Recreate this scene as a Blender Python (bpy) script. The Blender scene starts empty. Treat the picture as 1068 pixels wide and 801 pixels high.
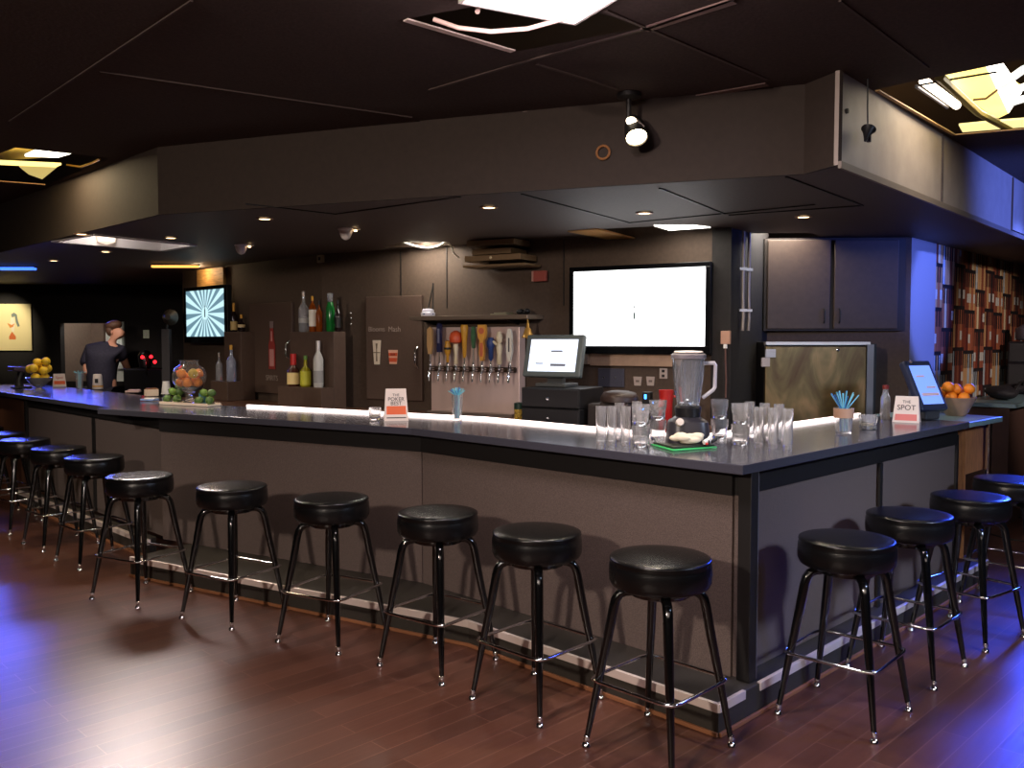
import bpy, bmesh, math, random
from mathutils import Vector, Matrix
from mathutils.geometry import tessellate_polygon
R = random.Random(7)
SC = bpy.context.scene
COL = SC.collection
PI = math.pi
# ------------------------------------------------------------------ camera model (1068x801)
F, PX, PY, HY, H = 920.0, 534.0, 400.5, 354.5, 1.6
PIT = math.atan((PY - HY) / F)
CP, SP = math.cos(PIT), math.sin(PIT)
def ray(x, y):
    a = (x - PX) / F; b = -(y - PY) / F
    return (a, CP + b * SP, -SP + b * CP)
def atz(x, y, z):            # where the sight line through a pixel meets height z
    r = ray(x, y); t = (z - H) / r[2]
    return (r[0] * t, r[1] * t)
def atY(x, y, Y):            # ... meets distance Y
    r = ray(x, y); t = Y / r[1]
    return (r[0] * t, Y, H + r[2] * t)
def atP(x, y, a, b, c):      # ... meets the vertical plane a*X + b*Y = c
    r = ray(x, y); t = c / (a * r[0] + b * r[1])
    return (r[0] * t, r[1] * t, H + r[2] * t)
cam = bpy.data.cameras.new('camera'); camo = bpy.data.objects.new('camera', cam); COL.objects.link(camo)
cam.sensor_width = 36; cam.lens = F / 1068 * 36; cam.clip_end = 100
camo.location = (0, 0, H); camo.rotation_euler = (PI / 2 - PIT, 0, 0)
SC.camera = camo
S2 = math.sqrt(.5)
# ------------------------------------------------------------------ materials
def lin(c):
    return tuple((v / 12.92 if v <= .04045 else ((v + .055) / 1.055) ** 2.4) for v in c)
def srgb(r, g, b): return lin((r / 255, g / 255, b / 255))
MATS = {}
def mat(name, col=(128, 128, 128), rough=.5, metal=0., noise=0., nscale=20., bump=0., bscale=None, emit=0., trans=0., ior=1.45, coat=0., spec=.5, alpha=1., stretch=None):
    if name in MATS: return MATS[name]
    m = bpy.data.materials.new(name); m.use_nodes = True
    nt = m.node_tree; b = nt.nodes['Principled BSDF']
    c = srgb(*col)
    b.inputs['Base Color'].default_value = (*c, 1)
    b.inputs['Roughness'].default_value = rough; b.inputs['Metallic'].default_value = metal
    b.inputs['Transmission Weight'].default_value = trans; b.inputs['IOR'].default_value = ior
    b.inputs['Coat Weight'].default_value = coat; b.inputs['Specular IOR Level'].default_value = spec
    b.inputs['Alpha'].default_value = alpha
    if emit:
        b.inputs['Emission Color'].default_value = (*c, 1); b.inputs['Emission Strength'].default_value = emit
    if noise or bump:
        tc = nt.nodes.new('ShaderNodeTexCoord'); mp = nt.nodes.new('ShaderNodeMapping')
        nt.links.new(tc.outputs['Object'], mp.inputs[0])
        if stretch: mp.inputs['Scale'].default_value = stretch
        n = nt.nodes.new('ShaderNodeTexNoise'); n.inputs['Scale'].default_value = nscale; n.inputs['Detail'].default_value = 4
        nt.links.new(mp.outputs[0], n.inputs[0])
        if noise:
            r = nt.nodes.new('ShaderNodeValToRGB')
            r.color_ramp.elements[0].position = .3; r.color_ramp.elements[1].position = .7
            r.color_ramp.elements[0].color = (*[v * (1 - noise) for v in c], 1)
            r.color_ramp.elements[1].color = (*[min(1, v * (1 + noise)) for v in c], 1)
            nt.links.new(n.outputs[0], r.inputs[0]); nt.links.new(r.outputs[0], b.inputs['Base Color'])
        if bump:
            bn = nt.nodes.new('ShaderNodeBump'); bn.inputs['Strength'].default_value = bump; bn.inputs['Distance'].default_value = .01
            if bscale:
                n2 = nt.nodes.new('ShaderNodeTexNoise'); n2.inputs['Scale'].default_value = bscale
                nt.links.new(mp.outputs[0], n2.inputs[0]); nt.links.new(n2.outputs[0], bn.inputs['Height'])
            else: nt.links.new(n.outputs[0], bn.inputs['Height'])
            nt.links.new(bn.outputs[0], b.inputs['Normal'])
    MATS[name] = m
    return m
def N(nt, typ, **kw):
    n = nt.nodes.new('ShaderNode' + typ)
    for k, v in kw.items(): setattr(n, k, v)
    return n
def math_(nt, op, a, b=None, c=None):
    n = nt.nodes.new('ShaderNodeMath'); n.operation = op
    for i, v in enumerate((a, b, c)):
        if v is None: continue
        if isinstance(v, (int, float)): n.inputs[i].default_value = v
        else: nt.links.new(v, n.inputs[i])
    return n.outputs[0]

def floor_material():
    m = bpy.data.materials.new('wood_floor'); m.use_nodes = True; nt = m.node_tree; b = nt.nodes['Principled BSDF']
    tc = N(nt, 'TexCoord'); mp = N(nt, 'Mapping'); nt.links.new(tc.outputs['Object'], mp.inputs[0])
    mp.inputs['Rotation'].default_value = (0, 0, -PI / 4)
    br = N(nt, 'TexBrick'); nt.links.new(mp.outputs[0], br.inputs[0])
    br.inputs['Scale'].default_value = 1; br.inputs['Brick Width'].default_value = 1.25; br.inputs['Row Height'].default_value = .105
    br.inputs['Mortar Size'].default_value = .0022; br.inputs['Mortar Smooth'].default_value = .1; br.inputs['Bias'].default_value = 0
    br.offset = .37
    br.inputs['Color1'].default_value = (*srgb(94, 60, 48), 1); br.inputs['Color2'].default_value = (*srgb(76, 47, 38), 1)
    br.inputs['Mortar'].default_value = (*srgb(112, 78, 66), 1)
    mp2 = N(nt, 'Mapping'); nt.links.new(mp.outputs[0], mp2.inputs[0]); mp2.inputs['Scale'].default_value = (1.2, 14, 1)
    ns = N(nt, 'TexNoise'); nt.links.new(mp2.outputs[0], ns.inputs[0]); ns.inputs['Scale'].default_value = 3; ns.inputs['Detail'].default_value = 5
    mx = N(nt, 'MixRGB', blend_type='MULTIPLY'); mx.inputs[0].default_value = .55
    nt.links.new(br.outputs[0], mx.inputs[1])
    rp = N(nt, 'ValToRGB'); rp.color_ramp.elements[0].color = (.55, .5, .48, 1); rp.color_ramp.elements[1].color = (1.25, 1.2, 1.15, 1)
    nt.links.new(ns.outputs[0], rp.inputs[0]); nt.links.new(rp.outputs[0], mx.inputs[2])
    nt.links.new(mx.outputs[0], b.inputs['Base Color'])
    b.inputs['Roughness'].default_value = .33; b.inputs['Specular IOR Level'].default_value = .45
    bn = N(nt, 'Bump'); bn.inputs['Strength'].default_value = .12; bn.inputs['Distance'].default_value = .004
    nt.links.new(ns.outputs[0], bn.inputs['Height']); nt.links.new(bn.outputs[0], b.inputs['Normal'])
    return m

def mural_material():
    # photographic mural of bottles on shelves: columns hashed to bottle colours, rows of shelves
    m = bpy.data.materials.new('bottle_mural'); m.use_nodes = True; nt = m.node_tree; b = nt.nodes['Principled BSDF']
    tc = N(nt, 'TexCoord'); sp = N(nt, 'SeparateXYZ'); nt.links.new(tc.outputs['UV'], sp.inputs[0])
    u0, v0 = sp.outputs[0], sp.outputs[1]
    u = math_(nt, 'MODULO', u0, 1.0)
    pid = 0
    # tall-bottle strips and shelf rows alternate
    colw = math_(nt, 'MULTIPLY', u, 15.0)
    ci = math_(nt, 'FLOOR', colw); fu = math_(nt, 'FRACT', colw)
    # row offset differs between bundles of columns
    bun = math_(nt, 'FLOOR', math_(nt, 'MULTIPLY', u, 3.0))
    off = math_(nt, 'MULTIPLY', bun, .17)
    rv = math_(nt, 'MULTIPLY', math_(nt, 'ADD', v0, off), 2.7)
    ri = math_(nt, 'FLOOR', rv); fv = math_(nt, 'FRACT', rv)
    cb = N(nt, 'CombineXYZ'); nt.links.new(ci, cb.inputs[0]); nt.links.new(ri, cb.inputs[1])
    wn = N(nt, 'TexWhiteNoise', noise_dimensions='2D'); nt.links.new(cb.outputs[0], wn.inputs['Vector'])
    rp = N(nt, 'ValToRGB'); rp.color_ramp.interpolation = 'CONSTANT'
    cols = [(0, (136, 72, 48)), (.16, (168, 98, 62)), (.3, (92, 34, 26)), (.42, (190, 144, 96)), (.54, (60, 40, 34)), (.64, (156, 84, 58)), (.76, (170, 176, 178)), (.86, (120, 52, 34)), (.94, (210, 190, 150))]
    while len(rp.color_ramp.elements) < len(cols): rp.color_ramp.elements.new(.5)
    for e, (p, c) in zip(rp.color_ramp.elements, cols): e.position = p; e.color = (*srgb(*c), 1)
    nt.links.new(wn.outputs['Value'], rp.inputs[0])
    dx = math_(nt, 'ABSOLUTE', math_(nt, 'SUBTRACT', fu, .5))
    neck = math_(nt, 'GREATER_THAN', fv, .62)
    w = math_(nt, 'SUBTRACT', .46, math_(nt, 'MULTIPLY', neck, .25))
    body = math_(nt, 'LESS_THAN', dx, w)
    sh = math_(nt, 'GREATER_THAN', fv, .06)
    top = math_(nt, 'LESS_THAN', fv, .97)
    mask = math_(nt, 'MULTIPLY', math_(nt, 'MULTIPLY', body, sh), top)
    lab = math_(nt, 'MULTIPLY', math_(nt, 'GREATER_THAN', fv, .24), math_(nt, 'LESS_THAN', fv, .46))
    labr = math_(nt, 'MULTIPLY', lab, math_(nt, 'GREATER_THAN', math_(nt, 'FRACT', math_(nt, 'MULTIPLY', wn.outputs['Value'], 7.3)), .74))
    m1 = N(nt, 'MixRGB'); nt.links.new(labr, m1.inputs[0]); nt.links.new(rp.outputs[0], m1.inputs[1]); m1.inputs[2].default_value = (*srgb(196, 190, 178), 1)
    m2 = N(nt, 'MixRGB'); nt.links.new(mask, m2.inputs[0]); m2.inputs[1].default_value = (*srgb(30, 22, 24), 1); nt.links.new(m1.outputs[0], m2.inputs[2])
    nt.links.new(m2.outputs[0], b.inputs['Base Color']); b.inputs['Roughness'].default_value = .5
    return m

def rays_material():
    m = bpy.data.materials.new('sunburst_screen'); m.use_nodes = True; nt = m.node_tree; b = nt.nodes['Principled BSDF']
    tc = N(nt, 'TexCoord'); sp = N(nt, 'SeparateXYZ'); nt.links.new(tc.outputs['UV'], sp.inputs[0])
    x = math_(nt, 'MULTIPLY', math_(nt, 'SUBTRACT', sp.outputs[0], .5), 1.7); y = math_(nt, 'SUBTRACT', sp.outputs[1], .5)
    a = math_(nt, 'ARCTAN2', y, x)
    s = math_(nt, 'SINE', math_(nt, 'MULTIPLY', a, 20.0))
    s = math_(nt, 'MULTIPLY_ADD', s, 2.0, .5)
    r = math_(nt, 'SQRT', math_(nt, 'ADD', math_(nt, 'MULTIPLY', x, x), math_(nt, 'MULTIPLY', y, y)))
    cl = N(nt, 'Clamp'); nt.links.new(s, cl.inputs[0])
    k = math_(nt, 'MULTIPLY', cl.outputs[0], math_(nt, 'LESS_THAN', .14, r))
    mx = N(nt, 'MixRGB'); nt.links.new(k, mx.inputs[0])
    mx.inputs[1].default_value = (*srgb(190, 226, 234), 1); mx.inputs[2].default_value = (*srgb(96, 128, 142), 1)
    b.inputs['Base Color'].default_value = (0, 0, 0, 1)
    nt.links.new(mx.outputs[0], b.inputs['Emission Color']); b.inputs['Emission Strength'].default_value = 1.0
    return m

M_FLOOR = floor_material(); M_MURAL = mural_material(); M_RAYS = rays_material()
M_CEIL = mat('ceiling_black', (68, 56, 52), .85, noise=.2, nscale=60, bump=.15)
M_GRID = mat('ceiling_grid', (78, 65, 61), .6)
M_SOFFIT = mat('soffit_dark', (82, 70, 65), .6, noise=.12, nscale=50, bump=.1)
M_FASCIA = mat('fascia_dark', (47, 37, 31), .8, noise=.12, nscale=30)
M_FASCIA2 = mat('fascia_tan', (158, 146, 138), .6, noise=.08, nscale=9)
M_WALL = mat('wall_brown_black', (75, 60, 49), .75, noise=.12, nscale=40)
M_WALLD = mat('wall_black', (30, 26, 25), .85, noise=.2, nscale=25)
M_DOOR = mat('cooler_door_brown', (82, 64, 54), .6, noise=.1, nscale=60)
M_PANEL = mat('bar_panel_textured', (96, 83, 78), .7, noise=.34, nscale=240, bump=.25)
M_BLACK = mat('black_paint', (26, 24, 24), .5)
M_TOP = mat('counter_laminate', (68, 68, 78), .16, noise=.15, nscale=300, spec=.6)
M_TOPEDGE = M_TOP
M_PLINTH = mat('plinth_black', (52, 48, 43), .55, noise=.15, nscale=120)
M_TRIM = mat('aluminium_trim', (232, 216, 208), .38, metal=.35)
M_FLTRIM = mat('plinth_foot_wood', (140, 92, 62), .5)
M_CHROME = mat('chrome', (225, 225, 228), .12, metal=1)
M_STEEL = mat('brushed_steel', (180, 168, 160), .33, metal=.9, noise=.1, nscale=8, stretch=(1, 1, 20))
M_VINYL = mat('black_vinyl', (13, 13, 14), .25, bump=.1, bscale=180, spec=.42)
M_LEG = mat('black_gloss_leg', (9, 9, 10), .13, coat=.6)
M_GLASS = mat('clear_glass', (255, 255, 255), .05, trans=.87, ior=1.45)
M_PLASTIC = mat('clear_plastic', (236, 240, 246), .06, trans=.9, ior=1.4)
M_WHITE = mat('white_paint', (225, 222, 216), .6)
M_CREAM = mat('cream', (226, 212, 178), .5)
M_RED = mat('red', (180, 34, 30), .4)
M_ORANGEP = mat('orange_print', (235, 104, 52), .5)
M_GREEN = mat('green', (40, 140, 70), .4)
M_NAVY = mat('navy', (34, 36, 74), .5)
M_BLUE = mat('blue', (44, 66, 120), .45)
M_GOLD = mat('gold_yellow', (206, 150, 48), .4)
M_TAN = mat('tan', (196, 156, 104), .5)
M_BRASS = mat('brass', (206, 156, 76), .35, metal=.45)
M_DKPLASTIC = mat('black_plastic', (22, 22, 24), .4)
M_ORANGE = mat('orange_peel', (240, 140, 36), .4, bump=.2, bscale=200, noise=.08)
M_LEMON = mat('lemon_peel', (238, 196, 50), .4, bump=.2, bscale=200)
M_LIME = mat('lime_peel', (104, 138, 62), .45, noise=.2)
M_STRAW = mat('blue_straw', (130, 214, 232), .35)
M_STRAW2 = mat('deep_blue_straw', (58, 132, 200), .35)
M_WOOD = mat('wood_apron', (172, 114, 70), .5, noise=.25, nscale=12, stretch=(6, 6, .8))
M_TEAL = mat('teal_counter', (120, 146, 150), .3)
M_JAR = mat('jar_glass', (255, 255, 255), .03, trans=.97, ior=1.35)
M_BOWL = mat('wood_bowl', (158, 128, 104), .5, noise=.15, nscale=20)
M_LEDS = mat('led_strip', (255, 236, 230), emit=2.0)
M_BULB = mat('warm_bulb', (255, 226, 180), emit=14)
M_TUBE = mat('tube_lamp', (255, 246, 224), emit=9)
M_DOWN = mat('downlight_lens', (255, 214, 160), emit=5)
M_TVW = mat('white_screen', (250, 252, 255), emit=1.5)
M_SCREENP = mat('pos_screen', (214, 226, 244), emit=.95)
M_SCREENB = mat('pos_screen_blue', (112, 146, 236), emit=.8)
M_YELLOWREF = mat('yellowed_reflector', (214, 184, 84), .5, noise=.2, nscale=8)
M_SKIN = mat('skin', (206, 150, 124), .55)
M_HAIR = mat('brown_hair', (88, 60, 44), .6, noise=.2, nscale=60)
M_SHIRT = mat('dark_shirt', (44, 42, 58), .8, noise=.2, nscale=40)
M_VEST = mat('dark_vest', (36, 32, 34), .8)
M_JEAN = mat('dark_trousers', (30, 30, 40), .85)
M_REDLED = mat('red_lamp', (255, 30, 40), emit=3)
M_BLUELED = mat('blue_lamp', (60, 150, 255), emit=4)
M_BLUESTRIP = mat('blue_strip', (60, 110, 255), emit=2.0)

# ------------------------------------------------------------------ mesh builder
class MB:
    def __init__(s): s.v = []; s.f = []; s.uv = None
    def add(s, vs, fs):
        o = len(s.v); s.v += [tuple(p) for p in vs]; s.f += [tuple(i + o for i in q) for q in fs]; return s
    def box(s, c, d, rz=0., m=None):
        x, y, z = d[0] / 2, d[1] / 2, d[2] / 2
        vs = [Vector((a * x, b * y, e * z)) for e in (-1, 1) for b in (-1, 1) for a in (-1, 1)]
        q = m if m is not None else Matrix.Rotation(rz, 3, 'Z')
        vs = [q @ v + Vector(c) for v in vs]
        return s.add(vs, [(0, 2, 3, 1), (4, 5, 7, 6), (0, 1, 5, 4), (2, 6, 7, 3), (0, 4, 6, 2), (1, 3, 7, 5)])
    def prism(s, poly, z0, z1):
        a = sum(poly[i][0] * poly[(i + 1) % len(poly)][1] - poly[(i + 1) % len(poly)][0] * poly[i][1] for i in range(len(poly)))
        if a < 0: poly = poly[::-1]
        n = len(poly)
        vs = [(p[0], p[1], z0) for p in poly] + [(p[0], p[1], z1) for p in poly]
        fs = [tuple(range(n - 1, -1, -1)), tuple(range(n, 2 * n))] + [(i, (i + 1) % n, n + (i + 1) % n, n + i) for i in range(n)]
        return s.add(vs, fs)
    def wallq(s, p, q, z0, z1, th):      # vertical slab from p to q, thickness th to the left of p->q
        d = Vector((q[0] - p[0], q[1] - p[1])).normalized(); nn = Vector((-d.y, d.x)) * th
        return s.prism([p, q, (q[0] + nn.x, q[1] + nn.y), (p[0] + nn.x, p[1] + nn.y)], z0, z1)
    def tube(s, path, rad, n=10, closed=False):
        path = [Vector(p) for p in path]; m = len(path)
        rs = rad if isinstance(rad, (list, tuple)) else [rad] * m
        rings = []; up = None
        for i, p in enumerate(path):
            if closed: t = (path[(i + 1) % m] - path[i - 1])
            else: t = (path[min(i + 1, m - 1)] - path[max(i - 1, 0)])
            t.normalize()
            if up is None:
                up = Vector((0, 0, 1)) if abs(t.z) < .9 else Vector((1, 0, 0))
            a = t.cross(up)
            if a.length < 1e-4: a = t.cross(Vector((0, 1, 0)))
            a.normalize(); b = a.cross(t).normalized(); up = b
            rings.append([p + rs[i] * (math.cos(2 * PI * k / n) * a + math.sin(2 * PI * k / n) * b) for k in range(n)])
        vs = [v for r in rings for v in r]; fs = []
        for i in range(m if closed else m - 1):
            j = (i + 1) % m
            for k in range(n):
                l = (k + 1) % n
                fs.append((i * n + k, i * n + l, j * n + l, j * n + k))
        if not closed: fs += [tuple(range(n - 1, -1, -1)), tuple((m - 1) * n + k for k in range(n))]
        return s.add(vs, fs)
    def lathe(s, prof, n=24, c=(0, 0, 0), m=None, caps=True):
        vs = []; fs = []
        for r, z in prof:
            for k in range(n):
                a = 2 * PI * k / n; vs.append(Vector((r * math.cos(a), r * math.sin(a), z)))
        if m is not None: vs = [m @ v for v in vs]
        vs = [v + Vector(c) for v in vs]
        for i in range(len(prof) - 1):
            for k in range(n):
                l = (k + 1) % n
                fs.append((i * n + k, i * n + l, (i + 1) * n + l, (i + 1) * n + k))
        if caps: fs += [tuple(range(n - 1, -1, -1)), tuple((len(prof) - 1) * n + k for k in range(n))]
        return s.add(vs, fs)
    def ell(s, c, r, n=16, k=10, m=None):
        if isinstance(r, (int, float)): r = (r, r, r)
        pr = [(max(1e-4, math.sin(PI * i / k)), -math.cos(PI * i / k)) for i in range(k + 1)]
        vs = []; fs = []
        for a, z in pr:
            for j in range(n):
                t = 2 * PI * j / n; v = Vector((a * math.cos(t) * r[0], a * math.sin(t) * r[1], z * r[2]))
                if m is not None: v = m @ v
                vs.append(v + Vector(c))
        for i in range(k):
            for j in range(n):
                l = (j + 1) % n
                fs.append((i * n + j, i * n + l, (i + 1) * n + l, (i + 1) * n + j))
        return s.add(vs, fs)
    def poly(s, pts, holes=(), z=0, up=True):   # flat polygon with holes
        loops = [[Vector((p[0], p[1], 0)) for p in pts]] + [[Vector((p[0], p[1], 0)) for p in h] for h in holes]
        flat = [v for l in loops for v in l]
        tris = tessellate_polygon(loops)
        out = []
        for t in tris:
            a, b, c = (flat[i] for i in t)
            n = (b - a).cross(c - a).z
            out.append(tuple(t) if (n > 0) == up else tuple(reversed(t)))
        return s.add([(v.x, v.y, z) for v in flat], out)
    def build(s, name, m, parent=None, loc=None, rz=0., smooth=0, bevel=0., seg=2):
        me = bpy.data.meshes.new(name); me.from_pydata(s.v, [], s.f); me.validate()
        for x in (m if isinstance(m, (list, tuple)) else [m]): me.materials.append(x)
        if smooth:
            me.shade_smooth(); me.set_sharp_from_angle(angle=math.radians(smooth))
        o = bpy.data.objects.new(name, me); COL.objects.link(o)
        if parent: o.parent = parent
        if loc is not None: o.location = loc
        o.rotation_euler.z = rz
        if bevel:
            b = o.modifiers.new('bevel', 'BEVEL'); b.width = bevel; b.segments = seg; b.limit_method = 'ANGLE'; b.angle_limit = math.radians(40)
        return o
def tag(o, label, cat, group=None, kind=None):
    o['label'] = label; o['category'] = cat
    if group: o['group'] = group
    if kind: o['kind'] = kind
    return o
def empty(name, loc, label, cat, rz=0., group=None):
    o = bpy.data.objects.new(name, None); COL.objects.link(o); o.location = loc; o.rotation_euler.z = rz
    o.empty_display_size = .1
    return tag(o, label, cat, group)
def struct(o): o['kind'] = 'structure'; return o
def copy_tree(o, parent=None):
    c = o.copy(); COL.objects.link(c); c.parent = parent
    for ch in [x for x in bpy.data.objects if x.parent == o]: copy_tree(ch, c)
    return c
def text_mesh(name, body, size, m, parent, loc, rot, thick=.0006, align='CENTER', sx=1.):
    cu = bpy.data.curves.new(name, 'FONT'); cu.body = body; cu.size = size; cu.align_x = align; cu.align_y = 'CENTER'; cu.extrude = thick
    t = bpy.data.objects.new(name, cu); COL.objects.link(t)
    bpy.context.view_layer.update()
    me = bpy.data.meshes.new_from_object(t.evaluated_get(bpy.context.evaluated_depsgraph_get()))
    bpy.data.objects.remove(t); bpy.data.curves.remove(cu)
    me.materials.clear(); me.materials.append(m)
    o = bpy.data.objects.new(name, me); COL.objects.link(o); o.parent = parent; o.location = loc; o.rotation_euler = rot; o.scale.x = sx
    return o
def uvbox(o, fn):
    me = o.data; uv = me.uv_layers.new(name='uv')
    for l in me.loops: uv.data[l.index].uv = fn(me.vertices[l.vertex_index].co)

# ------------------------------------------------------------------ plan
ZC = 1.08                                   # bar top
CE = 2.82; SF = 2.40                        # ceiling and soffit heights
W1 = lambda x: 6.5 - x                      # back wall, left wing (45 deg)
# back wall corners
A0 = (-3.85, 10.35); A1 = (-1.776, 8.276); A2 = (1.56, 6.35); A3 = (2.02, 7.0); A4 = (3.12, 6.93)
MU = Vector((.669, .743)); A5 = (A4[0] + MU.x * .62, A4[1] + MU.y * .62); A6 = (A4[0] + MU.x * 7, A4[1] + MU.y * 7)
n2 = (.5, .866)
def onW2(px, py, off=0.): return Vector(atP(px, py, .5, .866, 6.279 - off))
def onW1(px, py, off=0.): return Vector(atP(px, py, S2, S2, 6.5 * S2 - off))
RZ1, RZ2 = -PI / 4, -PI / 6                 # wall directions

# ------------------------------------------------------------------ shell
struct(MB().box((-1, 6, -.05), (26, 24, .1)).build('floor', M_FLOOR))
# soffit outline (front edge seen from the room)
SP0 = (-2.25, 5.66); SP1 = (-.55, 5.0); SP2 = (1.40, 4.28); SP3 = (1.484, 4.06)
d = Vector((.655, .755)); SP4 = (SP3[0] + d.x * 3.45, SP3[1] + d.y * 3.45); SP5 = (SP3[0] + d.x * 9, SP3[1] + d.y * 9)
e = Vector((-.707, .707)); SPL = (SP0[0] + e.x * 10, SP0[1] + e.y * 10)
def pz(pts, z): return [atz(x, y, z) for x, y in pts]
H_left = pz([(57, 251), (169, 260.5), (202, 255), (98, 244)], SF)
H_mid = pz([(398, 259), (419, 253), (468, 252.5), (470, 255.5)], SF)
H_tv = pz([(592, 240.5), (684, 236), (745, 244), (738, 247), (668, 250)], SF)
H_right = pz([(775, 243.5), (846, 243), (856, 246.5), (790, 248)], SF)
outer = [SPL, SP0, SP1, SP2, SP3, SP5, (12, 18), (-14, 18)]
sof = MB().poly(outer, [H_left, H_mid, H_tv, H_right], SF, up=False)
struct(sof.build('ceiling_soffit', M_SOFFIT))
# fascia boards: dark front, paler right side
fm = MB()
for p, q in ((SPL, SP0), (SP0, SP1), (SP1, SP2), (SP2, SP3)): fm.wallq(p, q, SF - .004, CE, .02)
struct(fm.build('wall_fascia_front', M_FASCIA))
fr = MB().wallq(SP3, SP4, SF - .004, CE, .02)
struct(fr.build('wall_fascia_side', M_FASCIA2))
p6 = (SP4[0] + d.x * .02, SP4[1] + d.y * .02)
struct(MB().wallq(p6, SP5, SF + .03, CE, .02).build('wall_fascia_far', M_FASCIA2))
nr = Vector((d.y, -d.x))
tr = MB()
tr.wallq((SP3[0] + nr.x * .016, SP3[1] + nr.y * .016), (SP5[0] + nr.x * .016, SP5[1] + nr.y * .016), SF - .02, SF + .012, .016)
struct(tr.build('trim_1', mat('fascia_edge', (120, 108, 98), .5)))
jt = MB()
for t in (1.62, 3.44):
    c = Vector((SP3[0], SP3[1])) + d * t + nr * .005
    jt.box((c.x, c.y, (SF + CE) / 2), (.012, .01, CE - SF - .02), math.atan2(d.y, d.x))
struct(jt.build('trim_2', mat('joint', (70, 62, 66), .6)))
# soffit tile seams
seam = MB()
def seam_line(a, b, z, w, mb, dz=-.003):
    p, q = Vector(atz(*a, z)), Vector(atz(*b, z)); m_ = (p + q) / 2; l = (q - p).length
    mb.box((m_.x, m_.y, z + dz), (l, w, .006), math.atan2(q.y - p.y, q.x - p.x))
for a, b in (((544, 202), (656, 232)), ((688, 196), (756, 223)), ((256, 212), (350, 223)), ((350, 223), (480, 205)), ((820, 184), (900, 214)), ((656, 232), (850, 213)), ((900, 214), (760, 224))):
    seam_line(a, b, SF, .012, seam)
struct(seam.build('trim_3', M_BLACK))
# main ceiling with its openings
O_top = pz([(422, 20), (537, 54), (675, 28), (560, -5)], CE)
O_left = pz([(16, 154), (116, 165), (48, 193), (-60, 182)], CE)
O_right = pz([(914, 93), (995, 139.5), (1120, 129), (1066, 62)], CE)
cl = MB().poly([SPL, SP0, SP1, SP2, SP3, SP5, (14, 10), (14, -5.8), (-13.6, -5.8), (-13.6, 17)], [O_top, O_left, O_right], CE, up=False)
struct(cl.build('ceiling', M_CEIL))
struct(MB().box((-1, 6, 3.75), (28, 25, .06)).build('ceiling_deck', mat('deck', (84, 66, 54), .9)))
# ceiling grid bars
g = MB()
V = [(545, 64), (675, 28.5), (422, 20)]
for a, b in (((448, 93), (545, 64)), ((545, 64), (675, 28.5)), ((675, 28.5), (765, -2)), ((675, 28.5), (800, 82)), ((560, 66), (644, 92)), ((545, 116), (640, 112)), ((675, 28.5), (632, 10))):
    seam_line(a, b, CE, .016, g, -.004)
struct(g.build('ceiling_grid', M_GRID))
g3 = MB()
for a, b in (((104, 74), (280, 100)), ((200, 0), (10, 126)), ((280, 100), (430, 122)), ((876, 0), (968, 70))): seam_line(a, b, CE, .010, g3, -.003)
struct(g3.build('trim_9', mat('shaded_grid', (70, 58, 55), .7)))  # darker copy of the grid colour, standing in for weaker light here
g2 = MB()
seam_line((710, 103), (800, 87), CE, .05, g2, -.004)
seam_line((672, 30), (765, 0), CE, .05, g2, -.004)
struct(g2.build('trim_4', mat('lamplit_bar', (126, 104, 98), .5)))  # lamplight on these bars is put into their paler colour

# back walls
w = MB(); w.wallq(A0, A1, 0, SF + .5, .1); struct(w.build('wall_back_left', M_WALL))
w = MB(); w.wallq(A1, A2, 0, SF + .5, .1); struct(w.build('wall_back', M_WALL))
w = MB(); w.wallq((A2[0], A2[1] + .002), A3, 0, SF + .5, .1); struct(w.build('wall_return', M_WALLD))
w = MB(); w.wallq(A3, A4, 0, SF, .1); struct(w.build('wall_back_right', M_WALL))
w = MB(); w.wallq(A4, A5, 0, CE, .1); struct(w.build('wall_blue_panel', mat('pale_grey_wall', (150, 146, 150), .7)))
w = MB(); w.wallq((A5[0], A5[1]), A6, 0, CE, .1); mu = struct(w.build('wall_mural', M_MURAL))
uvbox(mu, lambda co: (((co.x - A5[0]) * MU.x + (co.y - A5[1]) * MU.y) * 1.0 + 2.15, co.z))
FY = 12.8
def fx(px): return atY(px, 354, FY)[0]
zt, zb = atY(95, 337, FY)[2], atY(95, 398, FY)[2]
x0, x1 = fx(63), fx(128)
w = MB()
w.prism([(-14, FY), (x0, FY), (x0, FY + .12), (-14, FY + .12)], 0, CE)
w.prism([(x1, FY), (-3.9, FY), (-4.5, FY + .12), (x1, FY + .12)], 0, CE)
w.prism([(x0, FY), (x1, FY), (x1, FY + .12), (x0, FY + .12)], 0, zb)
w.prism([(x0, FY), (x1, FY), (x1, FY + .12), (x0, FY + .12)], zt, CE)
struct(w.build('wall_far', M_WALLD))
struct(MB().wallq((A0[0], A0[1] + .02), (-4.5, FY + .12), 0, CE, -.1).build('wall_far_return', M_WALLD))
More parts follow.
